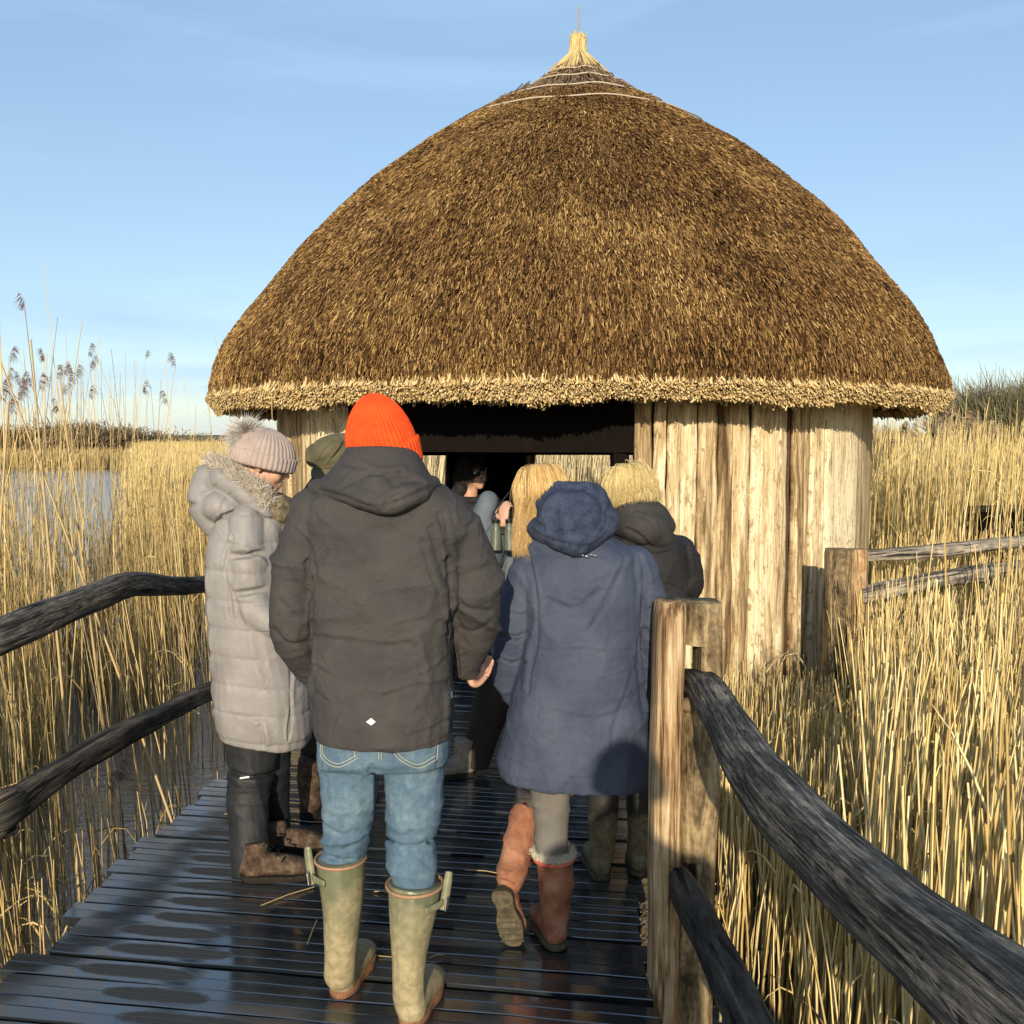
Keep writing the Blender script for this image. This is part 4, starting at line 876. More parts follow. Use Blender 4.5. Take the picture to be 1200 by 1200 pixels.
hand = hand_prims(P(549, 786, Y1+.17), unit(P(566, 793, Y1+.26)-P(549, 786, Y1+.17)), (.3, -.2, .75), (-.1, -.9, -.5), curl=.75, s=.98)
body = head_prims(hc, Mh, .87)+hand+[torso([(415,485,548,Y1,.05), (385,520,590,Y1,.09), (380,525,700,Y1,.10), (378,522,840,Y1,.10), (380,518,890,Y1,.10)]),
    tube([shL, elL, P(358, 768, Y1+.14)], [.05,.042,.030]), tube([shR, elR, P(549, 786, Y1+.17)], [.05,.042,.028]),
    TP([(409,870,Y1,.05), (407,960,Y1+.02,.04), (402,1010,2.80,.03), (400,1060,2.81,.03), (399,1125,2.84,.03)]), TP([(484,870,Y1,.05), (484,1000,Y1-.01,.04), (484,1070,2.73,.03), (480,1140,2.72,.03)])]
blend('body', body, .0048, M_skin, p1, 2)
eyes(hc, Mh, p1)
Mt = headframe(R(-48), -.30); ribbed_hat(hc+Mt@np.array([0, -.008, 0]), Mt, .090, .100, -.078, .146, 46, M_orange, 'hat', p1, depth=.0045, lum=.003, brim=.34, sag=(.0, .006, 0))
def d1(co, no):
    lf = folds(co, 9, 21, (1, 1, 1.7)); wt = .008+.012*np.clip((np.abs(co[:, 0]+.40)-.18)*6, 0, 1)
    co = co+no*(lf-.4)[:, None]*wt[:, None]
    co = co+no*(.0036*folds(co, 22, 30, (1, 1, 1.5)))[:, None]
    L = [([(366,655),(372,700),(368,740),(371,790),(368,850)], Y1, .007, .013), ([(528,650),(532,700),(530,740),(534,800),(531,850)], Y1, .007, .014),
         ([(392,640),(378,662),(369,690)], Y1, .006, .006), ([(510,615),(518,650),(527,680)], Y1, .007, .006), ([(500,630),(509,665),(520,690)], Y1, .006, .005), ([(520,600),(530,640),(540,672)], Y1, .006, .005),
         ([(385,737),(420,740),(455,746),(485,742)], Y1, .007, .006), ([(470,722),(500,716),(527,724)], Y1, .007, .005), ([(372,770),(395,778)], Y1, .006, .005),
         ([(460,800),(492,790),(528,793)], Y1, .007, .006), ([(372,797),(395,808)], Y1, .007, .006), ([(497,780),(515,772),(528,762)], Y1, .006, .005),
         ([(370,850),(400,856),(450,859),(500,857),(530,849)], Y1, .0035, .0025), ([(490,842),(512,838),(530,832)], Y1, .005, .005),
         ([(324,738),(340,752),(360,752)], Y1, .008, .007), ([(332,700),(350,720)], Y1, .008, .005), ([(340,655),(350,680),(364,692)], Y1, .006, .006),
         ([(534,690),(546,708),(572,714)], Y1, .008, .006), ([(540,738),(556,740),(576,728)], Y1, .008, .005), ([(550,668),(574,662)], Y1, .009, .004), ([(350,618),(372,640),(378,670)], Y1, .006, .006)]
    return creased(co, no, L)
jp = [torso([(412,490,543,Y1+.01,.055), (404,500,556,Y1,.072), (384,523,569,Y1,.095), (362,546,584,Y1,.115), (356,556,605,Y1,.130), (362,548,640,Y1,.145), (366,537,690,Y1,.150), (366,533,740,Y1,.150), (366,533,800,Y1,.158), (368,534,835,Y1,.165), (370,533,852,Y1,.168), (372,531,861,Y1,.165)], pw=2.5),
      TP([(372,604,Y1+.01,.082), (352,650,Y1+.01,.074), (344,700,Y1+.02,.074), (345,745,Y1+.05,.071), (364,778,Y1+.13,.060)]),
      TP([(524,616,Y1+.01,.080), (547,652,Y1+.01,.079), (558,700,Y1+.03,.078), (556,742,Y1+.08,.070), (546,776,Y1+.13,.053), (545,787,Y1+.145,.049)], dome=False),
      ]
jk = blend('jacket', jp, .0055, M_jk, p1, 4, d1)
# collar and hood hanging on the back
def dh(co, no):
    co = co+no*(.006*folds(co, 14, 50, (1, 1, 1.6)))[:, None]
    return creased(co, no, [([(372,576),(410,583),(440,592),(470,586),(502,572)], Y1-.12, .007, .009), ([(400,572),(430,556),(470,553)], Y1-.12, .006, .008), ([(395,540),(425,548),(465,560),(492,564)], Y1-.1, .006, .007), ([(452,596),(458,582),(468,574)], Y1-.14, .007, .010)])
hp = [torso([(408,484,524,Y1+.02,.092), (400,492,536,Y1+.005,.105), (388,500,550,Y1-.01,.120), (376,507,563,Y1-.02,.120), (380,506,574,Y1-.03,.110), (395,498,584,Y1-.045,.090)], pw=2.1),
      TP([(372,572,Y1-.02,.028), (410,577,Y1-.12,.030), (452,590,Y1-.155,.030), (480,580,Y1-.13,.032), (506,568,Y1-.03,.026)]), TP([(440,570,Y1-.12,.045), (458,588,Y1-.135,.028)])]
blend('hood', hp, .006, M_jk, p1, 3, dh)
# jeans
def dj(co, no):
    low = np.clip((.68-co[:, 2])*4, 0, 1); co = co+no*((.004+.009*low)*(folds(co, 13, 70, (1, 1, 2.4))-.4))[:, None]; co = co+no*(.0022*folds(co, 34, 71, (1, 1, 2.2)))[:, None]
    L = [([(443,880),(443,902),(442,930),(440,950)], Y1, .006, .012)]
    for x in (0, 68): L += [([(378+x*1.0,960),(405+x,968),(418+x,962)], Y1, .008, .006), ([(412+x,985),(432+x,978)], Y1, .008, .006)]
    for pts in ([(374,868),(374,893),(396,902),(420,892),(414,868)], [(463,868),(461,888),(488,903),(512,892),(516,868)]): L.append((pts, Y1-.0, .0025, .0022))
    return creased(co, no, L)
blend('jeans', [torso([(374,528,846,Y1,.135), (372,527,880,Y1,.140), (373,525,892,Y1,.125)], pw=2.5),
      TP([(409,885,Y1,.090), (409,940,Y1,.081), (406,975,Y1+.02,.072), (402,1002,Y1+.02,.062), (400,1030,Y1+.02,.050)], dome=False),
      TP([(486,885,Y1,.092), (485,940,Y1,.084), (483,985,Y1,.075), (485,1024,Y1-.03,.070), (486,1056,Y1-.05,.055)], dome=False)], .006, M_denim, p1, 3, dj)
M_stitch = m_plain('denim_stitching', (.42,.40,.30), .8, .1)
pk = []
def on_back(px, py, Yb, dpt): return P(px, py, Yb)+np.array([0, -dpt, 0])
def stitch(pts, name, parent, surf, m, r=.0011, lift=.0015, dash=None):
    """thread laid on the real surface of surf by dropping points on it from behind"""
    from mathutils.bvhtree import BVHTree
    me = surf.data; of = Vector(surf.location)+Vector(surf.parent.location); tr = BVHTree.FromPolygons([v.co for v in me.vertices], [tuple(p.vertices) for p in me.polygons])
    q = catm(pts, 14*(len(pts)-1)) if len(pts) > 2 else catm(pts, 16); out = []
    for p in q:
        d = Vector(p-np.array([0, 0, CH])).normalized(); h = tr.ray_cast(Vector((0, 0, CH)), d)
        if h[0] is not None and abs(h[0][1]-p[1]) < .5: out.append(np.array(h[0])-np.array(d)*lift)
    if len(out) < 3: return None
    V, F, c = strands(np.array(out)[None], np.full((1, len(out)), r), 5); return (V, F, c)
jeans = p1.children[-1]
sp = []
for pts in ([(376,868),(377,888),(396,899),(420,888)], [(378,868),(379,885),(396,895),(418,885)], [(414,868),(416,888)], [(463,868),(464,886),(489,900),(512,890)], [(466,868),(467,884),(489,896),(510,886)], [(514,868),(512,890)], [(443,868),(444,890)], [(446,868),(447,890)]):
    r_ = stitch([P(a, b, Y1-.13) for a, b in pts], 's', p1, jeans, M_stitch)
    if r_: sp.append(r_)
if sp:
    V, F, c = merge(sp); o = mesh_np('pocket_stitching', V, F, M_stitch, jeans)
def decal(name, poly, surf, parent, m, lift=.0015):
    """small flat mark that lies on the surface of surf"""
    from mathutils.bvhtree import BVHTree
    me = surf.data; tr = BVHTree.FromPolygons([v.co for v in me.vertices], [tuple(p.vertices) for p in me.polygons]); V = []
    for a, b in poly:
        d = Vector(ray(a, b)).normalized(); h = tr.ray_cast(Vector((0, 0, CH)), d)
        if h[0] is None: return None
        V.append(np.array(h[0])-np.array(d)*lift)
    n = len(V); return mesh_np(name, V, [tuple(range(n))], m, parent, smooth=False)
# meshes keep world coordinates inside, so casting in world space is right
decal('zip_tag', [(527.5,806),(530,808),(530.5,817),(528,819),(526.5,812)], jk, p1, M_white)
decal('diamond_mark', [(429,846),(435,841.5),(440,846),(435,850)], jk, p1, M_white)
# wellington boots
def welly(top, prof_, heel, yaw, parent, buckle):
    g = empty('rubber_boot', heel); setparent_raw(g, parent)
    rows = [P(a, b, y) for a, b, y, r in prof_]; rad = [(r, r*1.06) for a, b, y, r in prof_]
    def dw(co, no): return co+no*(.0035*folds(co, 12, 90, (1, 1, 1.8))*np.exp(-((co[:, 2]-.14)/.10)**2)+.0012*snoise(co, 22, 4))[:, None]
    b = blend('shaft', [tube(rows, rad, dome=False, up=(0,1,0))]+foot_prims(heel, yaw, .29, w=.052)+[tube([np.array(heel)+[0, .05, .05], rows[-1]], [.044, .047])], .0055, M_welly, g, 3, dw)
    sole(heel, yaw, g, M_solew, .292, .052, .026)
    c, r = rows[0], rad[0][0]*1.02; an = np.linspace(0, 2*np.pi, 30); V, F, _ = strands(np.stack([c[0]+r*np.cos(an), c[1]+r*1.06*np.sin(an), c[2]-.004+0*an], -1)[None], np.full((1, 30), .005), 6); mesh_np('top_band', V, F, M_trim, g)
    s = buckle; c2 = rows[0]*.82+rows[1]*.18
    st = mesh_np('strap', *joinl([tube([c2+[s*r*.5, -r*.92, -.035], c2+[s*r*1.02, -.035, -.030], c2+[s*r*1.12, .02, -.024]], [(.004,.011)]*3, n=8, up=(0,0,1)), tube([c2+[s*r*1.05, -.03, -.05], c2+[s*(r*1.05+.012), -.02, .02], c2+[s*(r*1.05+.016), -.015, .05]], [(.013,.004), (.013,.004), (.011,.004)], n=8, up=(0,1,0))]), M_welly, g)
    mesh_np('buckle', *joinl([tube([c2+[s*(r*1.04+.008), -.05, -.045], c2+[s*(r*1.04+.012), -.05, -.015]], [.003, .003], n=8), tube([c2+[s*(r*1.04+.012), -.05, -.015], c2+[s*(r*1.04+.016), -.01, -.015]], [.003, .003], n=8), tube([c2+[s*(r*1.04+.008), -.05, -.045], c2+[s*(r*1.04+.014), -.01, -.045]], [.003, .003], n=8)]), M_steel, g)
    return g
def setparent_raw(o, p):
    setparent(o, p); bpy.context.view_layer.update()
HL = Z(396, 1172, 0); HRt = Z(478, 1208, 0)
welly(None, [(399,1004,2.80,.072), (401,1040,2.80,.066), (401,1075,2.81,.055), (400,1110,2.82,.048), (398,1140,2.84,.046)], HL, R(-9), p1, -1)
welly(None, [(486,1034,2.74,.079), (484,1065,2.73,.070), (481,1100,2.72,.058), (479,1135,2.71,.047), (479,1165,2.72,.046)], HRt, R(-10), p1, 1)
# ------------------------------------------------------------------ 2. woman in the long quilted coat, looking right
Y2 = 3.78
p2 = person((-.95, 3.8, 0), 'woman in long pale grey quilted coat and bobble hat beside the left rail')
t = NT('quilted_nylon', .55, .35); co = t.coord(); t.color(t.ramp(t.noise(co, 8, 5), [(.3, (.185,.178,.176)), (.7, (.255,.245,.24))])); t.bump(t.math('ADD', t.noise(co, 45, 5, .6, .7), t.math('MULTIPLY', t.noise(co, 700, 2), .08)), .35, .008); M_quilt = t.m
M_hat2 = m_cloth('taupe_wool', (.33,.265,.235), (.40,.33,.295), .9, weave=420, bump=.3, big=20)
M_rain = m_cloth('black_rain_trousers', (.012,.014,.017), (.026,.030,.034), .6, bump=.3, fold=(1,1,.7), spec=.3)
t = NT('muddy_boot_leather', .8, .2); co = t.coord(); t.color(t.ramp(t.noise(co, 26, 6, .7), [(.32, (.022,.015,.010)), (.5, (.075,.048,.034)), (.68, (.17,.13,.09))])); t.bump(t.noise(co, 60, 5, .7), .6, .01); M_bootl = t.m
M_scarf = m_cloth('brown_knit_scarf', (.10,.080,.050), (.24,.20,.12), .95, weave=160, bump=.9, big=60)
h2 = P(307, 543, Y2); M2 = headframe(R(-78), .30)
hd = head_prims(h2, M2, .98)
body = hd+[torso([(285,325,585,Y2,.05), (262,325,620,Y2,.07), (260,335,700,Y2,.09), (262,345,860,Y2,.10)]), tube([P(292,632,Y2-.08), P(300,700,Y2-.10), P(338,725,Y2-.1)], [.03,.028,.025]),
   TP([(297,850,Y2,.06), (294,930,Y2-.01,.04), (294,1000,Y2-.02,.03)]), TP([(318,850,Y2+.08,.05), (320,910,Y2+.14,.035), (325,970,Y2+.19,.03)])]
body += hand_prims(P(338,728,Y2-.1), (.9,.1,-.3), (0,1,0), (.3,0,.9), curl=.6, s=.88)
blend('body', body, .006, M_skin, p2, 2); eyes(h2, M2, p2, .98)
Mk2 = headframe(R(-78), .24)
ribbed_hat(h2+M2@np.array([0, -.004, .012]), Mk2, .100, .118, -.028, .125, 40, M_hat2, 'hat', p2, depth=.005, brim=.36, lum=.004)
furball(P(289, 508, Y2), .088, 5200, .0011, [(.60,.55,.50), (.74,.70,.64), (.36,.32,.28), (.85,.82,.77)], 'pompom', p2)
def dq(co, no):
    rel = co-np.array([P(300, 700, Y2)[0], Y2, 0]); fx = rel[:, 0]
    z = co[:, 2]+.012*snoise(co, 5, 3)+.05*np.clip(fx, -.05, .2)*(co[:, 2] < .9)
    pitch = .108; u = np.abs(np.sin(np.pi*z/pitch)); puff = u**.4
    co = co+no*(.0095*puff-.006)[:, None]+no*(.011*(folds(co, 15, 7, (1, 1, .8))-.4)*(.35+.65*u))[:, None]+no*(.003*folds(co, 34, 9)*(1-u**2))[:, None]
    return creased(co, no, [([(337,690),(341,760),(344,820),(343,862)], Y2-.1, .004, .008), ([(276,628),(268,660),(276,720)], Y2-.12, .006, .010), ([(326,640),(330,690),(338,708)], Y2-.12, .006, .010), ([(316,866),(315,852),(313,842)], Y2-.1, .008, .010)])
cp = [torso([(276,326,592,Y2,.075), (258,334,606,Y2,.105), (247,332,628,Y2,.140), (244,336,660,Y2,.160), (246,342,710,Y2,.170), (251,350,760,Y2,.180), (254,362,800,Y2,.190), (256,366,835,Y2,.195), (258,366,852,Y2,.196, -.10), (262,362,862,Y2,.190, -.12)], pw=2.5),
      TP([(289,612,Y2-.09,.066), (291,655,Y2-.115,.070), (297,705,Y2-.12,.068), (318,728,Y2-.13,.062), (344,733,Y2-.09,.052)]), TP([(300,625,Y2+.13,.066), (306,700,Y2+.15,.066), (350,735,Y2+.1,.055)])]
blend('coat', cp, .0055, M_quilt, p2, 3, dq)
cs = [ellip(P(268, 592, Y2), (.095, .13, .070)), TP([(256,566,Y2-.02,.05), (280,585,Y2-.02,.07), (304,600,Y2,.05)]), TP([(262,570,Y2,.03), (250,585,Y2,.078), (262,605,Y2+.01,.062), (290,600,Y2,.03)]), TP([(244,560,Y2,.050), (242,592,Y2,.068), (255,618,Y2,.048)]), TP([(262,560,Y2-.05,.045), (285,578,Y2-.09,.040), (310,600,Y2-.08,.035)]), TP([(262,560,Y2+.05,.045), (290,580,Y2+.08,.040), (312,600,Y2+.06,.035)])]
blend('hood', cs, .007, M_quilt, p2, 4, lambda co, no: creased(co+no*(.007*folds(co, 13, 40))[:, None], no, [([(232,585),(250,575),(262,560)], Y2-.06, .004, .006), ([(264,605),(268,585),(285,570)], Y2-.07, .004, .006), ([(246,622),(262,606),(290,598),(318,612)], Y2-.1, .006, .010)]))
fp = [P(246, 543, Y2+.02), P(262, 548, Y2-.05), P(282, 560, Y2-.10), P(303, 573, Y2-.12), P(316, 592, Y2-.10)]
furline(fp, 4200, .040, .0011, [(.62,.56,.46), (.78,.72,.62), (.48,.41,.32)], 'fur_trim', p2, (-.1,-.35,.75), spread=.55, width=.022)
fp = [P(246, 543, Y2+.02), P(264, 547, Y2+.09), P(286, 560, Y2+.12), P(310, 582, Y2+.10)]
furline(fp, 2000, .040, .0011, [(.62,.56,.46), (.78,.72,.62), (.48,.41,.32)], 'fur_trim', p2, (0,0,.9), spread=.55, width=.022)
blend('scarf', [TP([(300,578,Y2-.07,.026), (322,588,Y2-.07,.030), (337,592,Y2,.030), (325,585,Y2+.07,.028)]), TP([(304,590,Y2-.07,.024), (326,602,Y2-.06,.028), (337,606,Y2,.026)]), TP([(330,600,Y2-.03,.022), (330,618,Y2-.03,.020)])], .006, M_scarf, p2, 1, lambda co, no: co+no*(.005*folds(co, 40, 5))[:, None])
def dp(co, no): return co+no*(.007*(folds(co, 11, 60, (1.3, 1.3, .7))-.2)+.004*folds(co, 30, 61))[:, None]
tr = blend('trousers', [TP([(297,850,Y2,.098), (296,890,Y2,.098), (291,930,Y2-.01,.084), (291,975,Y2-.05,.074), (293,1005,Y2-.07,.074), (296,1021,Y2-.07,.072)], dome=False), TP([(318,850,Y2+.06,.085), (318,900,Y2+.12,.075), (322,950,Y2+.18,.062), (326,980,Y2+.2,.055)], dome=False)], .0065, M_rain, p2, 3, dp)
decal('reflective_tab', [(281,911),(292,909.5),(292,911.5),(281,913)], tr, p2, M_white)
def boot(parent, heel, yaw, m, ms, L=.29, w=.05, shaft=None, name='boot', vox=.006, fold_amt=.004, lab=None):
    g = empty(name, heel); setparent_raw(g, parent); hl = np.asarray(heel, float); z = np.array([0, 0, 1.]); d = rotz(yaw)@np.array([0, 1, 0])
    sh = shaft if shaft is not None else [(hl+d*.06+z*.05, .048), (hl+d*.055+z*.14, .050), (hl+d*.05+z*.19, .052)]
    pr = foot_prims(hl+z*.006, yaw, L, w=w)+[tube([a for a, b in sh], [b for a, b in sh], dome=False, up=(0,1,0)), tube([hl+d*.06+z*.045, sh[0][0]], [.040, sh[0][1]*.95])]
    b = blend('upper', pr, vox, m, g, 3, lambda co, no: co+no*(fold_amt*(folds(co, 16, 80, (1, 1, 1.7))-.3)+.0012*snoise(co, 30, 6))[:, None])
    if lab: b['label'] = lab
    sole(hl, yaw, g, ms, L+.006, w+.003, .026); return g
M_bsole = m_plain('black_sole', (.02,.017,.014), .8, .2, nz=40, amt=.5)
q_ = Z(279, 1033, 0)+np.array([.01, .01, 0]); b_ = boot(p2, q_, R(-82), M_bootl, M_bsole, .29, shaft=[(q_+[.055,.005,.05], .044), (q_+[.055,.01,.10], .046), (q_+[.052,.02,.14], .045)])
q_ = Z(306, 1003, 0); boot(p2, q_, R(-78), M_bootl, M_bsole, .28, shaft=[(q_+[.055,.005,.05], .044), (q_+[.055,.01,.10], .046), (q_+[.05,.02,.13], .045)])
pts = []
for k in range(4):
    c = Z(279, 1034, 0)+rotz(R(-82))@np.array([0, .10+.022*k, 0])+np.array([0, 0, .150-.022*k]); s = rotz(R(-82))@np.array([1, 0, 0])
    pts.append(np.stack([c-s*.032, c+np.array([0, 0, .006])+rotz(R(-82))@np.array([0, .012, 0]), c+s*.032]))
V, F, c = strands(np.array(pts), np.full((4, 3), .0028), 5); mesh_np('laces', V, F, M_black, b_)
# ------------------------------------------------------------------ 3. person behind, olive hood
Y3p = 4.35
p3 = person((-.86, 4.4, 0), 'person in olive hood mostly hidden behind the man in the orange hat')
M_olive = m_cloth('olive_cotton', (.085,.080,.045), (.13,.12,.07), .85, bump=.4); M_blk = m_cloth('black_jacket', (.013,.013,.015), (.024,.024,.027), .75, bump=.35)
h3 = P(396, 540, Y3p); M3 = headframe(R(-50), .35)
blend('body', head_prims(h3, M3)+[torso([(372,420,575,Y3p,.06), (358,428,620,Y3p,.09), (360,428,850,Y3p,.09)]), TP([(378,840,Y3p,.07), (372,900,Y3p,.05), (370,945,Y3p,.04)]), TP([(412,840,Y3p,.07), (412,900,Y3p,.05), (412,945,Y3p,.04)])], .008, M_skin, p3, 2)
eyes(h3, M3, p3)
blend('hood', [TP([(372,532,Y3p-.02,.050), (385,532,Y3p-.05,.085), (403,534,Y3p,.095)]), TP([(368,538,Y3p-.06,.035), (384,528,Y3p-.10,.045), (402,518,Y3p-.05,.04)]), TP([(376,555,Y3p,.045), (390,560,Y3p-.05,.07), (406,560,Y3p,.07)])], .006, M_olive, p3, 3, lambda co, no: creased(co+no*(.006*folds(co, 14, 3))[:, None], no, [([(372,540),(385,524),(392,514)], Y3p-.12, .004, .010), ([(382,545),(398,528),(402,520)], Y3p-.12, .004, .010), ([(370,550),(390,548),(402,540)], Y3p-.12, .004, .008)]))
blend('jacket', [torso([(366,428,560,Y3p,.09), (352,436,580,Y3p,.13), (346,440,620,Y3p,.15), (348,440,700,Y3p,.155), (350,440,850,Y3p,.16)], pw=2.5), TP([(362,600,Y3p,.08), (352,690,Y3p,.065), (356,780,Y3p-.05,.05)]), TP([(430,600,Y3p,.08), (440,690,Y3p,.065), (430,770,Y3p-.05,.05)])], .008, M_blk, p3, 3, lambda co, no: co+no*(.008*folds(co, 10, 13, (1,1,1.5)))[:, None])
M_dk = m_cloth('dark_trousers', (.016,.014,.012), (.035,.030,.025), .85, bump=.4)
blend('trousers', [TP([(378,840,Y3p,.09), (374,890,Y3p,.08), (370,925,Y3p-.02,.07)], dome=False), TP([(412,840,Y3p,.09), (412,890,Y3p,.08), (412,930,Y3p,.07)], dome=False)], .008, M_dk, p3, 3, lambda co, no: co+no*(.008*folds(co, 12, 14, (1,1,1.5)))[:, None])
g0 = Z(356, 962, 0); boot(p3, g0, R(-20), M_bootl, M_bsole, .28, shaft=[(g0+[.02,.06,.05], .048), (g0+[.02,.05,.18], .055), (g0+[.03,.04,.27], .06)], fold_amt=.006)
g0 = Z(404, 958, 0); boot(p3, g0, R(-20), M_bootl, M_bsole, .28, shaft=[(g0+[.02,.06,.05], .048), (g0+[.02,.05,.18], .055), (g0+[.03,.04,.27], .06)], fold_amt=.006)
# ------------------------------------------------------------------ 4. blonde woman in the navy parka
Y4 = 3.15
p4 = person((.10, 3.2, 0), 'woman with long fair hair, navy parka, grey leggings and terracotta boots, one heel raised')
M_navy = m_cloth('navy_waxed_cotton', (.038,.050,.088), (.066,.082,.125), .72, bump=.6, big=6, weave=500, fold=(1,1,1.3))
M_navyh = m_cloth('navy_crumpled_lining', (.022,.032,.066), (.055,.072,.12), .9, bump=1.2, big=30)
M_legg = m_cloth('grey_leggings', (.125,.12,.11), (.19,.18,.165), .9, bump=.3)
h4 = P(636, 590, Y4+.03); M4 = headframe(R(10), .28, R(-6))
body = head_prims(h4, M4, .95)+[torso([(640,700,640,Y4,.05), (628,735,680,Y4,.08), (622,738,800,Y4,.10), (625,735,880,Y4,.10)]), tube([P(625,680,Y4), P(606,760,Y4+.02), P(612,812,Y4+.08)], [.042,.036,.028]), tube([P(745,675,Y4), P(768,735,Y4+.04), P(752,800,Y4+.14)], [.042,.036,.028]),
   TP([(650,880,Y4,.07), (648,960,Y4,.048), (650,1010,Y4,.035), (650,1060,Y4,.03)]), TP([(660,870,Y4+.08,.06), (640,925,Y4+.2,.03), (618,975,Y4+.18,.02)])]
body += hand_prims(P(612,816,Y4+.08), (.4,.4,-.8), (.6,0,.3), (0,1,0), curl=.5, s=.85)+hand_prims(P(752,803,Y4+.14), (-.4,.4,-.8), (-.6,0,.3), (0,1,0), curl=.5, s=.85)
blend('body', body, .006, M_skin, p4, 2); eyes(h4, M4, p4, .95)
def d4(co, no):
    co = co+no*(.009*(folds(co, 8, 101, (1.2, 1.2, 1))-.3)+.005*folds(co, 22, 102))[:, None]
    arm = np.clip((.02-co[:, 0])*12, 0, 1)*(co[:, 2] > .8)*(co[:, 2] < 1.25); co = co+no*(arm*.006*folds(co, 22, 108, (1, 1, 2)))[:, None]
    return creased(co, no, [([(616,640),(624,672),(629,705),(628,740),(622,770),(618,800)], Y4, .006, .012), ([(748,650),(754,680),(750,710),(745,760),(748,800),(752,830)], Y4, .006, .013),
        ([(632,760),(680,758),(740,762)], Y4-.1, .003, .005), ([(632,786),(640,789),(690,792),(750,782)], Y4-.1, .003, .004), ([(632,800),(632,838)], Y4-.1, .0025, .003), ([(740,790),(720,840),(712,880)], Y4-.1, .007, .004), ([(640,700),(675,712),(700,690)], Y4-.1, .007, .005), ([(732,655),(712,700),(690,735)], Y4-.1, .008, .005), ([(650,830),(690,838),(735,826)], Y4-.1, .007, .004), ([(586,888),(640,898),(700,902),(758,898)], Y4-.1, .0035, .004),
        ([(585,770),(600,775),(616,770)], Y4, .005, .007), ([(588,742),(606,745),(620,738)], Y4, .005, .007), ([(597,715),(612,716),(624,708)], Y4, .005, .006), ([(760,710),(772,716),(786,706)], Y4, .006, .006), ([(754,735),(766,745),(778,742)], Y4, .006, .006)])
tp = [TP([(614,650,Y4+.02,.040), (640,640,Y4-.03,.055), (690,638,Y4-.03,.055), (722,650,Y4+.02,.040)]), torso([(640,716,628,Y4,.075), (626,732,638,Y4,.105), (616,745,652,Y4,.125), (612,750,680,Y4,.135), (616,750,720,Y4,.14), (612,750,760,Y4,.145), (603,754,800,Y4,.155), (594,758,840,Y4,.165), (586,762,875,Y4,.172), (583,764,895,Y4,.175, -.06), (588,762,911,Y4,.170, -.07)], pw=2.5),
      TP([(622,672,Y4,.070), (610,715,Y4+.01,.066), (602,755,Y4+.03,.064), (598,790,Y4+.06,.056), (606,812,Y4+.09,.048)]), TP([(744,668,Y4,.074), (758,705,Y4+.01,.070), (768,740,Y4+.04,.064), (760,785,Y4+.10,.054), (752,805,Y4+.14,.048)])]
pk_ = blend('parka', tp, .0065, M_navy, p4, 4, d4)
def dh4(co, no): return creased(co+no*(.012*folds(co, 15, 111)+.007*folds(co, 36, 112))[:, None], no, [([(622,622),(650,636),(690,640),(714,628)], Y4-.2, .005, .01)])
blend('hood', [ellip(P(670, 607, Y4-.075), (.104, .084, .086), rotz(0)@np.array([[math.cos(.28),0,math.sin(.28)],[0,1,0],[-math.sin(.28),0,math.cos(.28)]])), TP([(634,618,Y4-.06,.035), (672,634,Y4-.13,.036), (708,616,Y4-.06,.036)]), TP([(650,590,Y4-.04,.06), (690,588,Y4-.03,.055), (708,610,Y4-.02,.045)])], .0055, M_navyh, p4, 3, dh4)
cg = []
for i in range(4):
    a = P(683+i*5, 650-(i-3)*.8+abs(i-3)*-.3, Y4-.150); cg.append(np.stack([a+[-.006, 0, 0], a+[0, -.004, .003*(-1)**i], a+[.006, 0, 0]]))
V, F, c = strands(np.array(cg), np.full((4, 3), .0011), 5); mesh_np('hanging_chain', V, F, M_steel, p4)
# long straight hair: guides from the crown over the back of the head, down to the left
def scalp_hair(c, M, n, s, cols, name, parent, ends, rad=.0009, part=(.0,.02), cap_cols=None, wav=.01, spread=.003, arc=2.3):
    th = np.linspace(-arc, arc, 26); G = []
    for a in th:              # 0 = back of the head
        dx, dy = math.sin(a), -math.cos(a); pt = [np.array([part[0]*.3, part[1], .118])]
        for e in (1.22, .9, .55, .15, -.25): pt.append(np.array([dx*.088*math.cos(e*1.0)**.7, -.008+dy*.108*math.cos(e)**.7, .035+.092*math.sin(e)]))
        w_ = [c+M@(q*s) for q in pt]; G.append(w_+ends(a, w_[-1]))
    cap = [ellip(c+M@(np.array((0, -.014, .030))*s), np.array((.080,.100,.088))*s, M)]
    return hairlock(True, [np.array(g) for g in G], n, rad, cols, spread, name, parent, segs=12, wav=wav)+(cap,)
def build_hair(c, M, n, s, cols, parent, ends, base, **kw):
    V, F, cc, cap = scalp_hair(c, M, n, s, cols, 'hair', parent, ends, **kw); cV, cF = joinl(cap); cF4 = np.array([f if len(f) == 4 else (f[0], f[1], f[2], f[2]) for f in cF])
    keep = np.array([f for f in cF if len(f) == 4]); h = mesh_np('hair', np.concatenate([V, cV]), np.concatenate([F, keep+len(V)]), M_hair, parent, col=np.concatenate([cc, np.tile(base, (len(cV), 1))])); return h
fair = [(.38,.22,.085), (.62,.40,.15), (.80,.57,.24), (.90,.72,.38)]
def e4(a, p):
    x = math.sin(a); tgt = P(612+(x+1)*5, 652, Y4-.02); tgt2 = P(606+(x+1)*12, 690, Y4-.06)
    if x < .75: return [p*.55+P(611+(x+1)*14, 612, Y4-.04+.03*math.cos(a))*.45, P(605+(x+1)*13, 628, Y4-.045), P(603+(x+1)*14, 650+6*math.sin(a*9), Y4-.05)]
    return [p+np.array([0, 0, -.05]), p+np.array([-.01, 0, -.10])]
build_hair(h4, M4, 5200, .97, fair, p4, e4, (.40,.25,.11), wav=.008, spread=.0026)
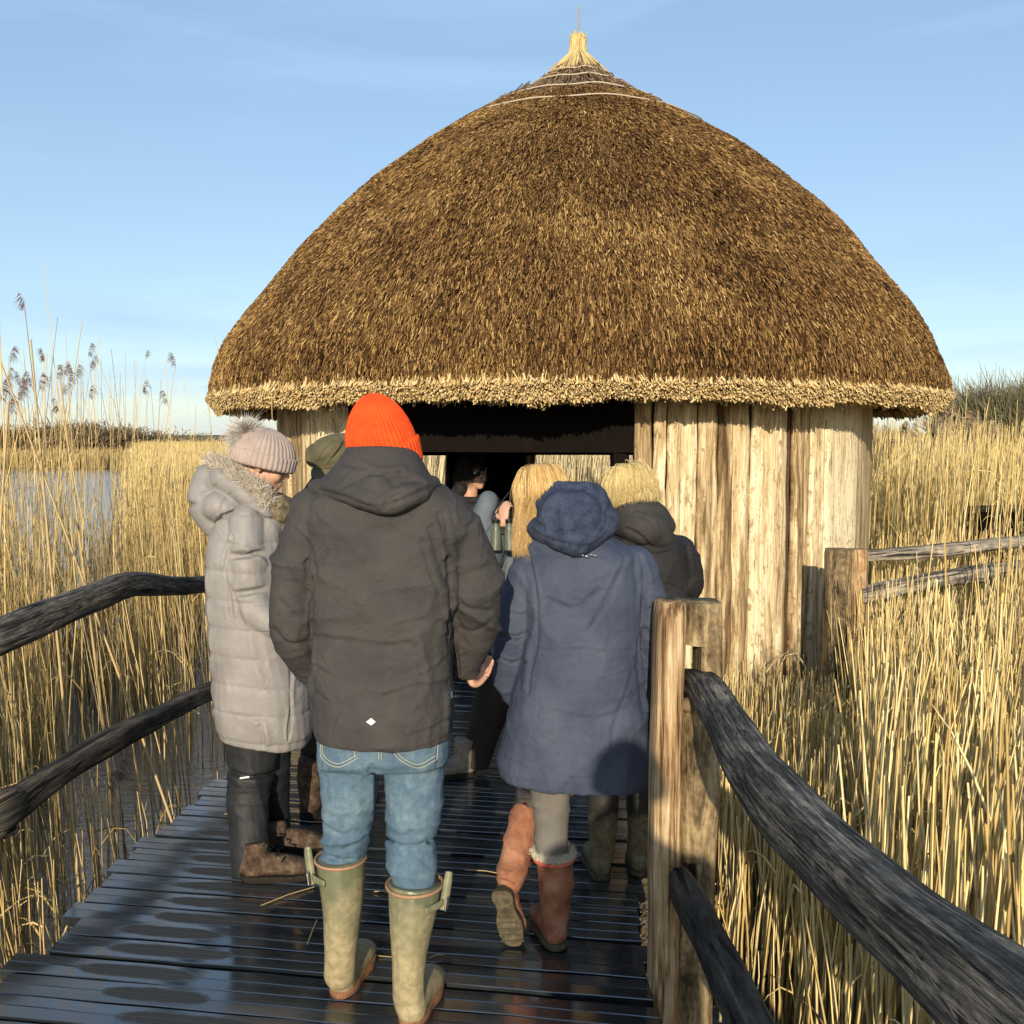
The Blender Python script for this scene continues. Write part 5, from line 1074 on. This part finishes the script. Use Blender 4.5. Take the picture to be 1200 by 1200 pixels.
def dl(co, no): return co+no*(.0055*(folds(co, 20, 120, (.6, .6, 2.2))-.4))[:, None]
blend('leggings', [TP([(646,885,Y4,.085), (645,925,Y4,.069), (646,960,Y4,.060), (646,990,Y4,.054), (647,1006,Y4,.050)], dome=False), TP([(665,880,Y4+.06,.08), (648,930,Y4+.17,.065), (630,955,Y4+.20,.055), (624,968,Y4+.18,.05)], dome=False)], .006, M_legg, p4, 3, dl)
t = NT('terracotta_suede', .8, .2); co = t.coord(); t.color(t.ramp(t.noise(co, 13, 6, .65), [(.3, (.13,.055,.032)), (.5, (.27,.12,.07)), (.7, (.37,.20,.13))])); t.bump(t.math('ADD', t.noise(co, 20, 5, .6, .7), t.noise(co, 130, 3)), .5, .008); M_terra = t.m
M_mudsole = m_plain('muddy_sole', (.10,.085,.055), .85, .2, nz=45, amt=.6, bump=.8)
g0 = Z(655, 1116, 0); sh = [(g0+[-.01,.07,.09], .050), (P(651,1052,Y4+.02), .052), (P(652,1030,Y4), .055), (P(649,1003,Y4), .062)]
rb = boot(p4, g0, R(14), M_terra, M_mudsole, .26, .047, shaft=sh, fold_amt=.006)
an = np.linspace(0, 2*np.pi, 40); c_ = P(649, 1001, Y4); loop = np.stack([c_[0]+.063*np.cos(an), c_[1]+.063*np.sin(an), c_[2]+0*an], -1)
furline(loop, 2600, .020, .0012, [(.75,.70,.60), (.60,.55,.45)], 'fleece_cuff', rb, (0,-.2,1), spread=.5, width=.008)
V, F, c = strands((loop-[0,0,.012])[None], np.full((1, 40), .008), 8); mesh_np('red_band', V, F, m_cloth('coral_knit', (.50,.11,.07), (.62,.16,.10), .9, bump=.6, weave=200), rb)
# raised boot: the foot stands on its toe, sole towards us
lb = empty('boot', Z(600, 1112, 0)); setparent_raw(lb, p4)
toe = Z(603, 1110, 0)+np.array([0, .02, .012]); heel = P(590, 1046, 3.17); shin = P(620, 948, Y4+.20); mid = P(603, 1005, Y4+.12)
dn = unit(heel-toe)
blend('upper', [tube([shin, mid, P(598, 1028, Y4+.07), heel+[.012,.03,.012]], [.058,.052,.048,.044], dome=False), tube([heel+[.008,.028,-.01], heel*.55+toe*.45+[.004,.045,0], toe+[.0,.035,.03]], [(.036,.042), (.036,.046), (.042,.030)], up=(0,1,0))], .006, M_terra, lb, 3, lambda co, no: co+no*(.008*(folds(co, 20, 131, (1,1,2))-.3))[:, None])
an = np.linspace(0, 2*np.pi, 36, endpoint=False); yv = (1-np.cos(an))/2; xv = np.sin(an); xv = np.sign(xv)*np.abs(xv)**.65*(.036+.012*yv-.010*np.exp(-((yv-.38)/.15)**2))
top_ = heel+dn*.022; bot_ = toe-dn*.008; sx = unit(np.array([1, -.12, .08])); nrm = unit(np.cross(sx, dn)); nrm = nrm if nrm[1] < 0 else -nrm
rg_ = [top_*(1-yv)[:, None]+bot_*yv[:, None]+sx*(xv*k)[:, None]+nrm*o for o, k in ((-.014, 1.0), (.020, 1.04), (.026, .98))]
mesh_np('sole', *loft(rg_), M_mudsole, lb, smooth=False)
rg_ = []; 
for j in range(9):
    f = .06+.105*j; c = top_*(1-f)+bot_*f+nrm*.027
    wv = .030+.010*(f > .5); rg_.append(np.stack([c-sx*wv, c+nrm*.001, c+sx*wv]))
V, F, c = strands(np.array(rg_), np.full((len(rg_), 3), .0035), 4); o = mesh_np('tread', V, F, M_mudsole, lb)
mesh_np('heel_block', *loft([top_*(1-yv*.28)[:, None]+bot_*(yv*.28)[:, None]+sx*(np.sign(np.sin(an))*np.abs(np.sin(an))**.6*.036*k)[:, None]+nrm*o_ for o_, k in ((.015, 1), (.036, 1), (.040, .93))]), M_mudsole, lb, smooth=False)
loop = np.stack([shin+[.058*math.cos(a), .05*math.sin(a), .012*math.cos(a)] for a in np.linspace(0, 6.28, 40)]); V, F, c = strands(loop[None], np.full((1, 40), .008), 8); mesh_np('red_band', V, F, bpy.data.materials['coral_knit'], lb)
# ------------------------------------------------------------------ 5. short fair hair, black jacket
Y5 = 3.92
p5 = person((.40, 3.95, 0), 'person with short fair hair, black hooded jacket and muddy boots, beside the hut wall')
h5 = P(739, 585, Y5); M5 = headframe(R(28), .30, R(-4))
body = head_prims(h5, M5, .97)+[torso([(735,775,625,Y5,.05), (728,790,660,Y5,.08), (725,790,720,Y5,.10), (715,780,880,Y5,.10)]), TP([(798,650,Y5,.045), (808,690,Y5+.02,.04), (775,700,Y5+.15,.03)]), TP([(722,650,Y5,.045), (716,720,Y5+.1,.04), (725,760,Y5+.2,.03)]),
   TP([(715,870,Y5,.07), (708,950,Y5-.03,.04), (707,990,Y5-.03,.03)]), TP([(755,870,Y5,.07), (752,950,Y5,.04), (750,990,Y5,.03)])]
blend('body', body, .008, M_skin, p5, 2); eyes(h5, M5, p5, .97)
blonde = [(.50,.34,.12), (.76,.57,.23), (.90,.74,.36), (.95,.84,.50)]
def e5(a, p):
    x = math.sin(a); o = M5@np.array([math.sin(a)*.012, -math.cos(a)*.012, 0]); return [p+np.array([0, 0, -.035])+o, p+np.array([0, 0, -.065])-o*1.6]
build_hair(h5, M5, 5200, 1.04, blonde, p5, e5, (.55,.38,.16), wav=.016, spread=.005, part=(.3, .03))
def d5(co, no):
    co = co+no*(.009*(folds(co, 11, 201, (1,1,1.4))-.4)+.003*folds(co, 30, 202))[:, None]
    return creased(co, no, [([(802,640),(806,665),(803,690),(792,702)], Y5, .006, .010), ([(748,640),(765,650),(785,648)], Y5-.15, .006, .008), ([(758,690),(780,684),(796,690)], Y5-.12, .006, .006)])
blend('jacket', [torso([(724,782,618,Y5,.085), (712,800,632,Y5,.125), (704,806,655,Y5,.145), (706,806,690,Y5,.150), (708,800,740,Y5,.155), (704,790,800,Y5,.16), (700,786,870,Y5,.165)], pw=2.5), TP([(796,645,Y5,.066), (806,668,Y5,.062), (808,688,Y5+.03,.056), (790,700,Y5+.12,.05), (765,700,Y5+.2,.045)]), TP([(716,655,Y5,.066), (708,720,Y5+.06,.06), (720,765,Y5+.16,.05)])], .007, M_blk, p5, 3, d5)
M_blkh = m_cloth('faded_black_hood', (.028,.027,.027), (.045,.043,.042), .8, bump=.5)
blend('hood', [TP([(724,612,Y5-.05,.050), (748,616,Y5-.11,.070), (768,622,Y5-.10,.062), (778,636,Y5-.08,.04)]), TP([(722,606,Y5-.05,.035), (742,598,Y5-.10,.040), (766,600,Y5-.08,.045), (780,616,Y5-.04,.04)])], .006, M_blkh, p5, 3, lambda co, no: creased(co+no*(.007*folds(co, 15, 205))[:, None], no, [([(735,620),(750,628),(768,645)], Y5-.18, .005, .008), ([(748,604),(765,612),(772,630)], Y5-.18, .005, .008)]))
blend('trousers', [TP([(722,850,Y5,.09), (712,890,Y5-.02,.08), (709,925,Y5-.03,.065)], dome=False), TP([(756,850,Y5,.09), (754,890,Y5,.08), (752,925,Y5,.068)], dome=False)], .008, M_dk, p5, 3, lambda co, no: co+no*(.007*folds(co, 12, 206, (1,1,1.5)))[:, None])
t = NT('muddy_neoprene', .55, .4); co = t.coord(); gp = t.n('ShaderNodeNewGeometry'); z = t.n('ShaderNodeSeparateXYZ'); t.l(gp.outputs['Position'], z.inputs[0])
mud = t.ramp(t.math('ADD', t.math('MULTIPLY', t.noise(co, 12, 6, .7, .5), .5), t.math('MULTIPLY', t.math('SUBTRACT', .25, z.outputs[2]), 3.0)), [(.20, (0,0,0)), (.34, (1,1,1))])
t.color(t.mix(mud, (.028,.027,.025), t.ramp(t.noise(co, 40, 6, .7), [(.3, (.07,.06,.03)), (.7, (.24,.21,.12))]))); t.bump(t.noise(co, 30, 5, .7), .4, .01); M_muck = t.m
for (hx, hy, yaw, tx, ty) in ((706, 1034, 4, 708, 912), (750, 1030, -6, 752, 912)):
    g0 = Z(hx, hy, 0); g_ = boot(p5, g0, R(yaw), M_muck, M_mudsole, .275, .047, shaft=[(g0+[0,.06,.07], .047), (P(hx, hy-55, g0[1]+.05), .050), (P(hx+1, hy-85, g0[1]+.045), .056), (P(tx, ty, g0[1]+.04), .062)], fold_amt=.004)
    if hx == 706:
        up = g_.children[0]
        decal('boot_mark', [(691,931),(694,927),(697,932),(694,937)], up, g_, M_white); decal('boot_mark', [(690.5,943),(693,943),(693,948),(690.5,948)], up, g_, M_white); decal('boot_mark', [(694,944),(696.5,944),(696.5,949),(694,949)], up, g_, M_white)
        decal('pull_tab', [(720,908),(726,908),(725,915),(719,915)], up, g_, M_white)
# ------------------------------------------------------------------ 6. person with glasses inside the doorway
Y6 = 7.9
p6 = person((-.3, Y6, 0), 'person with glasses and dark hair standing in the shade inside the hut doorway')
h6 = P(556, 556, Y6); M6 = headframe(R(-118), .12)
hb = head_prims(h6, M6, 1.0)
blend('body', hb+[torso([(545,570,585,Y6,.06), (530,582,640,Y6,.09), (532,580,760,Y6,.09)]), TP([(546,740,Y6,.07), (546,785,Y6,.05)]), TP([(568,740,Y6,.07), (568,785,Y6,.05)])], .007, M_skin, p6, 2)
eyes(h6, M6, p6)
dark = [(.012,.009,.008), (.03,.022,.018), (.05,.036,.028)]
def e6(a, p): a = a*.7; o = M6@np.array([math.sin(a)*.02, -math.cos(a)*.03, 0]); return [p+np.array([0, 0, -.05])+o, p+np.array([0, 0, -.12])+o]
build_hair(h6, M6, 3000, 1.1, dark, p6, e6, (.015,.012,.01), wav=.02, spread=.01, rad=.0016, arc=1.75)
gl = []
for sx_ in (-1, 1):
    an = np.linspace(0, 2*np.pi, 24); c = h6+M6@np.array([sx_*.033, .112, .004]); gl.append(strands(np.array([c+M6@np.array([.026*math.cos(a), 0, .019*math.sin(a)]) for a in an])[None], np.full((1, 24), .0024), 6))
    q = [h6+M6@np.array([sx_*.058, .108, .008]), h6+M6@np.array([sx_*.076, .05, .008]), h6+M6@np.array([sx_*.080, -.01, .0])]; gl.append(strands(np.array(q)[None], np.full((1, 3), .0022), 6))
gl.append(strands(np.array([h6+M6@np.array([-.008, .112, .006]), h6+M6@np.array([.008, .112, .006])])[None], np.full((1, 2), .0022), 6))
V, F, c = merge(gl); mesh_np('glasses', V, F, M_black, p6)
blend('coat', [torso([(538,582,582,Y6,.11), (524,594,600,Y6,.15), (518,600,640,Y6,.17), (520,600,700,Y6,.17), (520,600,755,Y6,.18)], pw=2.5), TP([(530,602,Y6-.05,.08), (522,650,Y6-.08,.07), (545,680,Y6-.16,.055)]), TP([(590,605,Y6,.08), (598,650,Y6,.07), (585,690,Y6-.1,.055)])], .01, M_blk, p6, 3, lambda co, no: co+no*(.012*folds(co, 9, 301))[:, None])
blend('scarf', [TP([(536,590,Y6-.08,.05), (552,596,Y6-.12,.055), (574,590,Y6-.08,.05), (560,586,Y6+.08,.05)]), TP([(534,580,Y6,.05), (540,572,Y6-.03,.05)])], .009, M_blk, p6, 2, lambda co, no: co+no*(.01*folds(co, 18, 302))[:, None])
blend('trousers', [TP([(546,745,Y6,.10), (546,770,Y6,.085), (546,780,Y6,.07)], dome=False), TP([(570,745,Y6,.10), (570,770,Y6,.085), (570,780,Y6,.07)], dome=False)]+[tube([P(546, 760, Y6), (P(546, 780, Y6)[0], Y6, .10)], [.08, .065]), tube([P(570, 760, Y6), (P(570, 780, Y6)[0], Y6, .10)], [.08, .065])], .01, M_dk, p6, 3)
for px in (546, 570): boot(p6, np.array([P(px, 780, Y6)[0]-.06, Y6, 0]), R(-110), M_bootl, M_bsole, .27, vox=.009)
# ------------------------------------------------------------------ 7. person with binoculars
Y7 = 4.85
p7 = person((.0, Y7, 0), 'person in blue-grey jacket wearing binoculars, hidden behind the woman in the navy parka')
M_bg = m_cloth('blue_grey_shell', (.085,.105,.125), (.13,.155,.175), .7, bump=.4, fold=(1,1,1.5))
h7 = P(634, 580, Y7); M7 = headframe(R(150), .25)
hd7 = P(589, 600, Y7-.24)
body = head_prims(h7, M7, .95)+[torso([(615,650,612,Y7,.06), (600,665,660,Y7,.09), (600,660,760,Y7,.10), (585,655,820,Y7,.10)]), tube([P(590,640,Y7-.05), P(572,655,Y7-.16), P(590,612,Y7-.22)], [.045,.038,.028]), tube([P(662,650,Y7), P(672,700,Y7-.1), P(650,740,Y7-.15)], [.045,.038,.028]),
   TP([(590,800,Y7,.06), (575,850,Y7,.04), (560,885,Y7,.03)]), TP([(630,800,Y7,.06), (622,860,Y7,.04), (618,885,Y7,.03)])]
body += hand_prims(P(590,612,Y7-.22), (.05, .1, 1), (.6, .8, 0), (-.8, .5, 0), curl=.7, s=.78)
blend('body', body, .0055, M_skin, p7, 2); eyes(h7, M7, p7, .95)
build_hair(h7, M7, 2500, 1.0, [(.06,.04,.025), (.12,.08,.05)], p7, lambda a, p: [p+np.array([0,0,-.03]), p+np.array([0,0,-.05])], (.06,.04,.03), wav=.01, spread=.004)
blend('jacket', [torso([(612,655,606,Y7,.09), (590,672,622,Y7,.13), (580,680,660,Y7,.155), (578,676,720,Y7,.16), (574,672,800,Y7,.165)], pw=2.5), TP([(588,628,Y7-.03,.075), (572,655,Y7-.14,.064), (582,628,Y7-.20,.054), (588,616,Y7-.215,.046)], dome=False), TP([(572,586,Y7-.02,.05), (566,612,Y7-.06,.062), (574,644,Y7-.12,.058)]), TP([(668,645,Y7,.075), (674,700,Y7-.08,.06), (652,738,Y7-.14,.05)])], .007, M_bg, p7, 3, lambda co, no: co+no*(.010*(folds(co, 12, 401, (1.4,1,.8))-.3)+.003*folds(co, 34, 402))[:, None])
blend('trousers', [TP([(594,775,Y7,.11), (578,820,Y7,.095), (562,872,Y7,.075), (556,896,Y7,.07)], dome=False), TP([(640,780,Y7,.11), (626,830,Y7,.095), (618,880,Y7,.08)], dome=False)], .008, M_dk, p7, 3, lambda co, no: co+no*(.008*folds(co, 11, 403))[:, None])
M_pale = m_plain('grey_suede_boot', (.22,.20,.165), .8, .2, nz=25, amt=.4)
boot(p7, Z(556, 908, 0), R(108), M_pale, M_bsole, .25, vox=.008); boot(p7, Z(612, 914, 0)+np.array([0, .10, 0]), R(200), M_pale, M_bsole, .25, vox=.008)
# binoculars hang from her neck: a thing of their own
bc = P(589, 628, Y7-.27); bn = empty('binoculars', bc); tag(bn, 'grey-green binoculars hanging on a strap against a blue-grey jacket', 'binoculars')
M_bin = m_plain('binocular_armour', (.10,.115,.085), .35, .5, nz=30); M_lens = m_plain('lens_glass', (.02,.03,.03), .05, .8)
for sx_ in (-1, 1):
    c = bc+np.array([sx_*.031, 0, 0])
    V, F = tube([c+[0,0,.062], c+[0,0,.042], c+[0,0,.038], c+[0,0,-.01], c+[sx_*.002,0,-.05], c+[sx_*.002,0,-.066]], [.017,.018,.022,.025,.028,.029], n=24, seg=30, dome=False, up=(0,1,0)); b = mesh_np('barrel', V, F, M_bin, bn)
    V, F = tube([c+[0,0,.060], c+[0,0,.078]], [.018,.019], n=20, dome=False, up=(0,1,0)); mesh_np('eyecup', V, F, M_black, b)
    V, F = tube([c+[sx_*.002,0,-.066], c+[sx_*.002,0,-.069]], [.025,.025], n=20, dome=False, up=(0,1,0)); mesh_np('lens', V, F, M_lens, b)
mesh_np('hinge', *joinl([box((bc[0], bc[1], bc[2]+.02), .03, .016, .014), tube([bc+[0,0,.045], bc+[0,0,.010]], [.010, .010], n=14, dome=False, up=(0,1,0))]), M_black, bn, smooth=False)
stp = []
for sx_ in (-1, 1): stp.append(np.stack([bc+[sx_*.045,.0,.045], bc+[sx_*.055+.01,.02,.10], bc+[sx_*.05+.08,.08,.20]]))
V, F, c = strands(np.array([catm(q, 10) for q in stp]), np.full((2, 10), .004), 5); mesh_np('strap', V, F, M_black, bn)

# ------------------------------------------------------------------ 8. the one taking the picture: stands behind the camera, seen only as the shadow on the navy parka
X8, Y8 = .03, -.66
def W8(x, y, z): return np.array([X8+x, Y8+y, z])
p8 = person((X8, Y8, 0), 'person in dark coat and hat standing on the boardwalk behind the viewpoint'); M8 = headframe(0, .05)
blend('body', head_prims(W8(0, 0, 1.64), M8)+[tube([W8(0, 0, 1.42), W8(0, 0, .95)], [.12, .12])]+[tube([W8(s*.12, 0, .9), W8(s*.12, 0, .2)], [.07, .05]) for s in (-1, 1)]+[tube([W8(s*.2, 0, 1.38), W8(s*.27, .02, 1.12), W8(s*.10, .24, 1.20)], [.045, .04, .03]) for s in (-1, 1)]
   +hand_prims(W8(.10, .24, 1.20), (-.5, .6, .5), (-.7, -.2, 0), (0, -.5, .8), curl=.8)+hand_prims(W8(-.10, .24, 1.20), (.5, .6, .5), (.7, -.2, 0), (0, -.5, .8), curl=.8), .007, M_skin, p8, 2)
eyes(W8(0, 0, 1.64), M8, p8)
blend('coat', [loft([hring(X8, Y8, z, rx, ry) for z, rx, ry in [(1.50,.08,.08), (1.46,.15,.10), (1.40,.22,.13), (1.2,.23,.15), (.9,.24,.17), (.72,.25,.18)]])]+[tube([W8(s*.20, 0, 1.38), W8(s*.27, .02, 1.12), W8(s*.12, .22, 1.19)], [.07, .065, .05]) for s in (-1, 1)], .009, M_blk, p8, 3)
ribbed_hat(W8(0, -.01, 1.64), M8, .10, .115, -.01, .15, 40, M_hat2, 'hat', p8, brim=.3)
blend('trousers', [tube([W8(s*.11, 0, .80), W8(s*.12, 0, .12)], [.10, .075]) for s in (-1, 1)], .01, M_dk, p8, 3)
for s in (-1, 1): boot(p8, W8(s*.12, -.08, 0), R(-8*s), M_bootl, M_bsole, .28, vox=.009)
# a few straws dropped on the boards
g8 = np.random.default_rng(5); q = []
for i in range(16):
    x, y = g8.uniform(-1.4, -.1), g8.uniform(2.6, 4.6); a = g8.uniform(-.5, .5)+(g8.random() < .3)*1.2; L = g8.uniform(.05, .22); d = np.array([math.cos(a), math.sin(a), 0])*L
    q.append(np.stack([np.array([x, y, .006]), np.array([x, y, .009])+d*.5+[0, .006, 0], np.array([x, y, .006])+d]))
V, F, c = strands(np.array(q), np.full((16, 3), .0018), 5, np.array([.42,.32,.15])*g8.uniform(.5, 1.1, (16, 1))); tag(mesh_np('straw_litter', V, F, M_straw, col=c), 'bits of dry straw scattered over the wet boards', 'straw', kind='stuff')
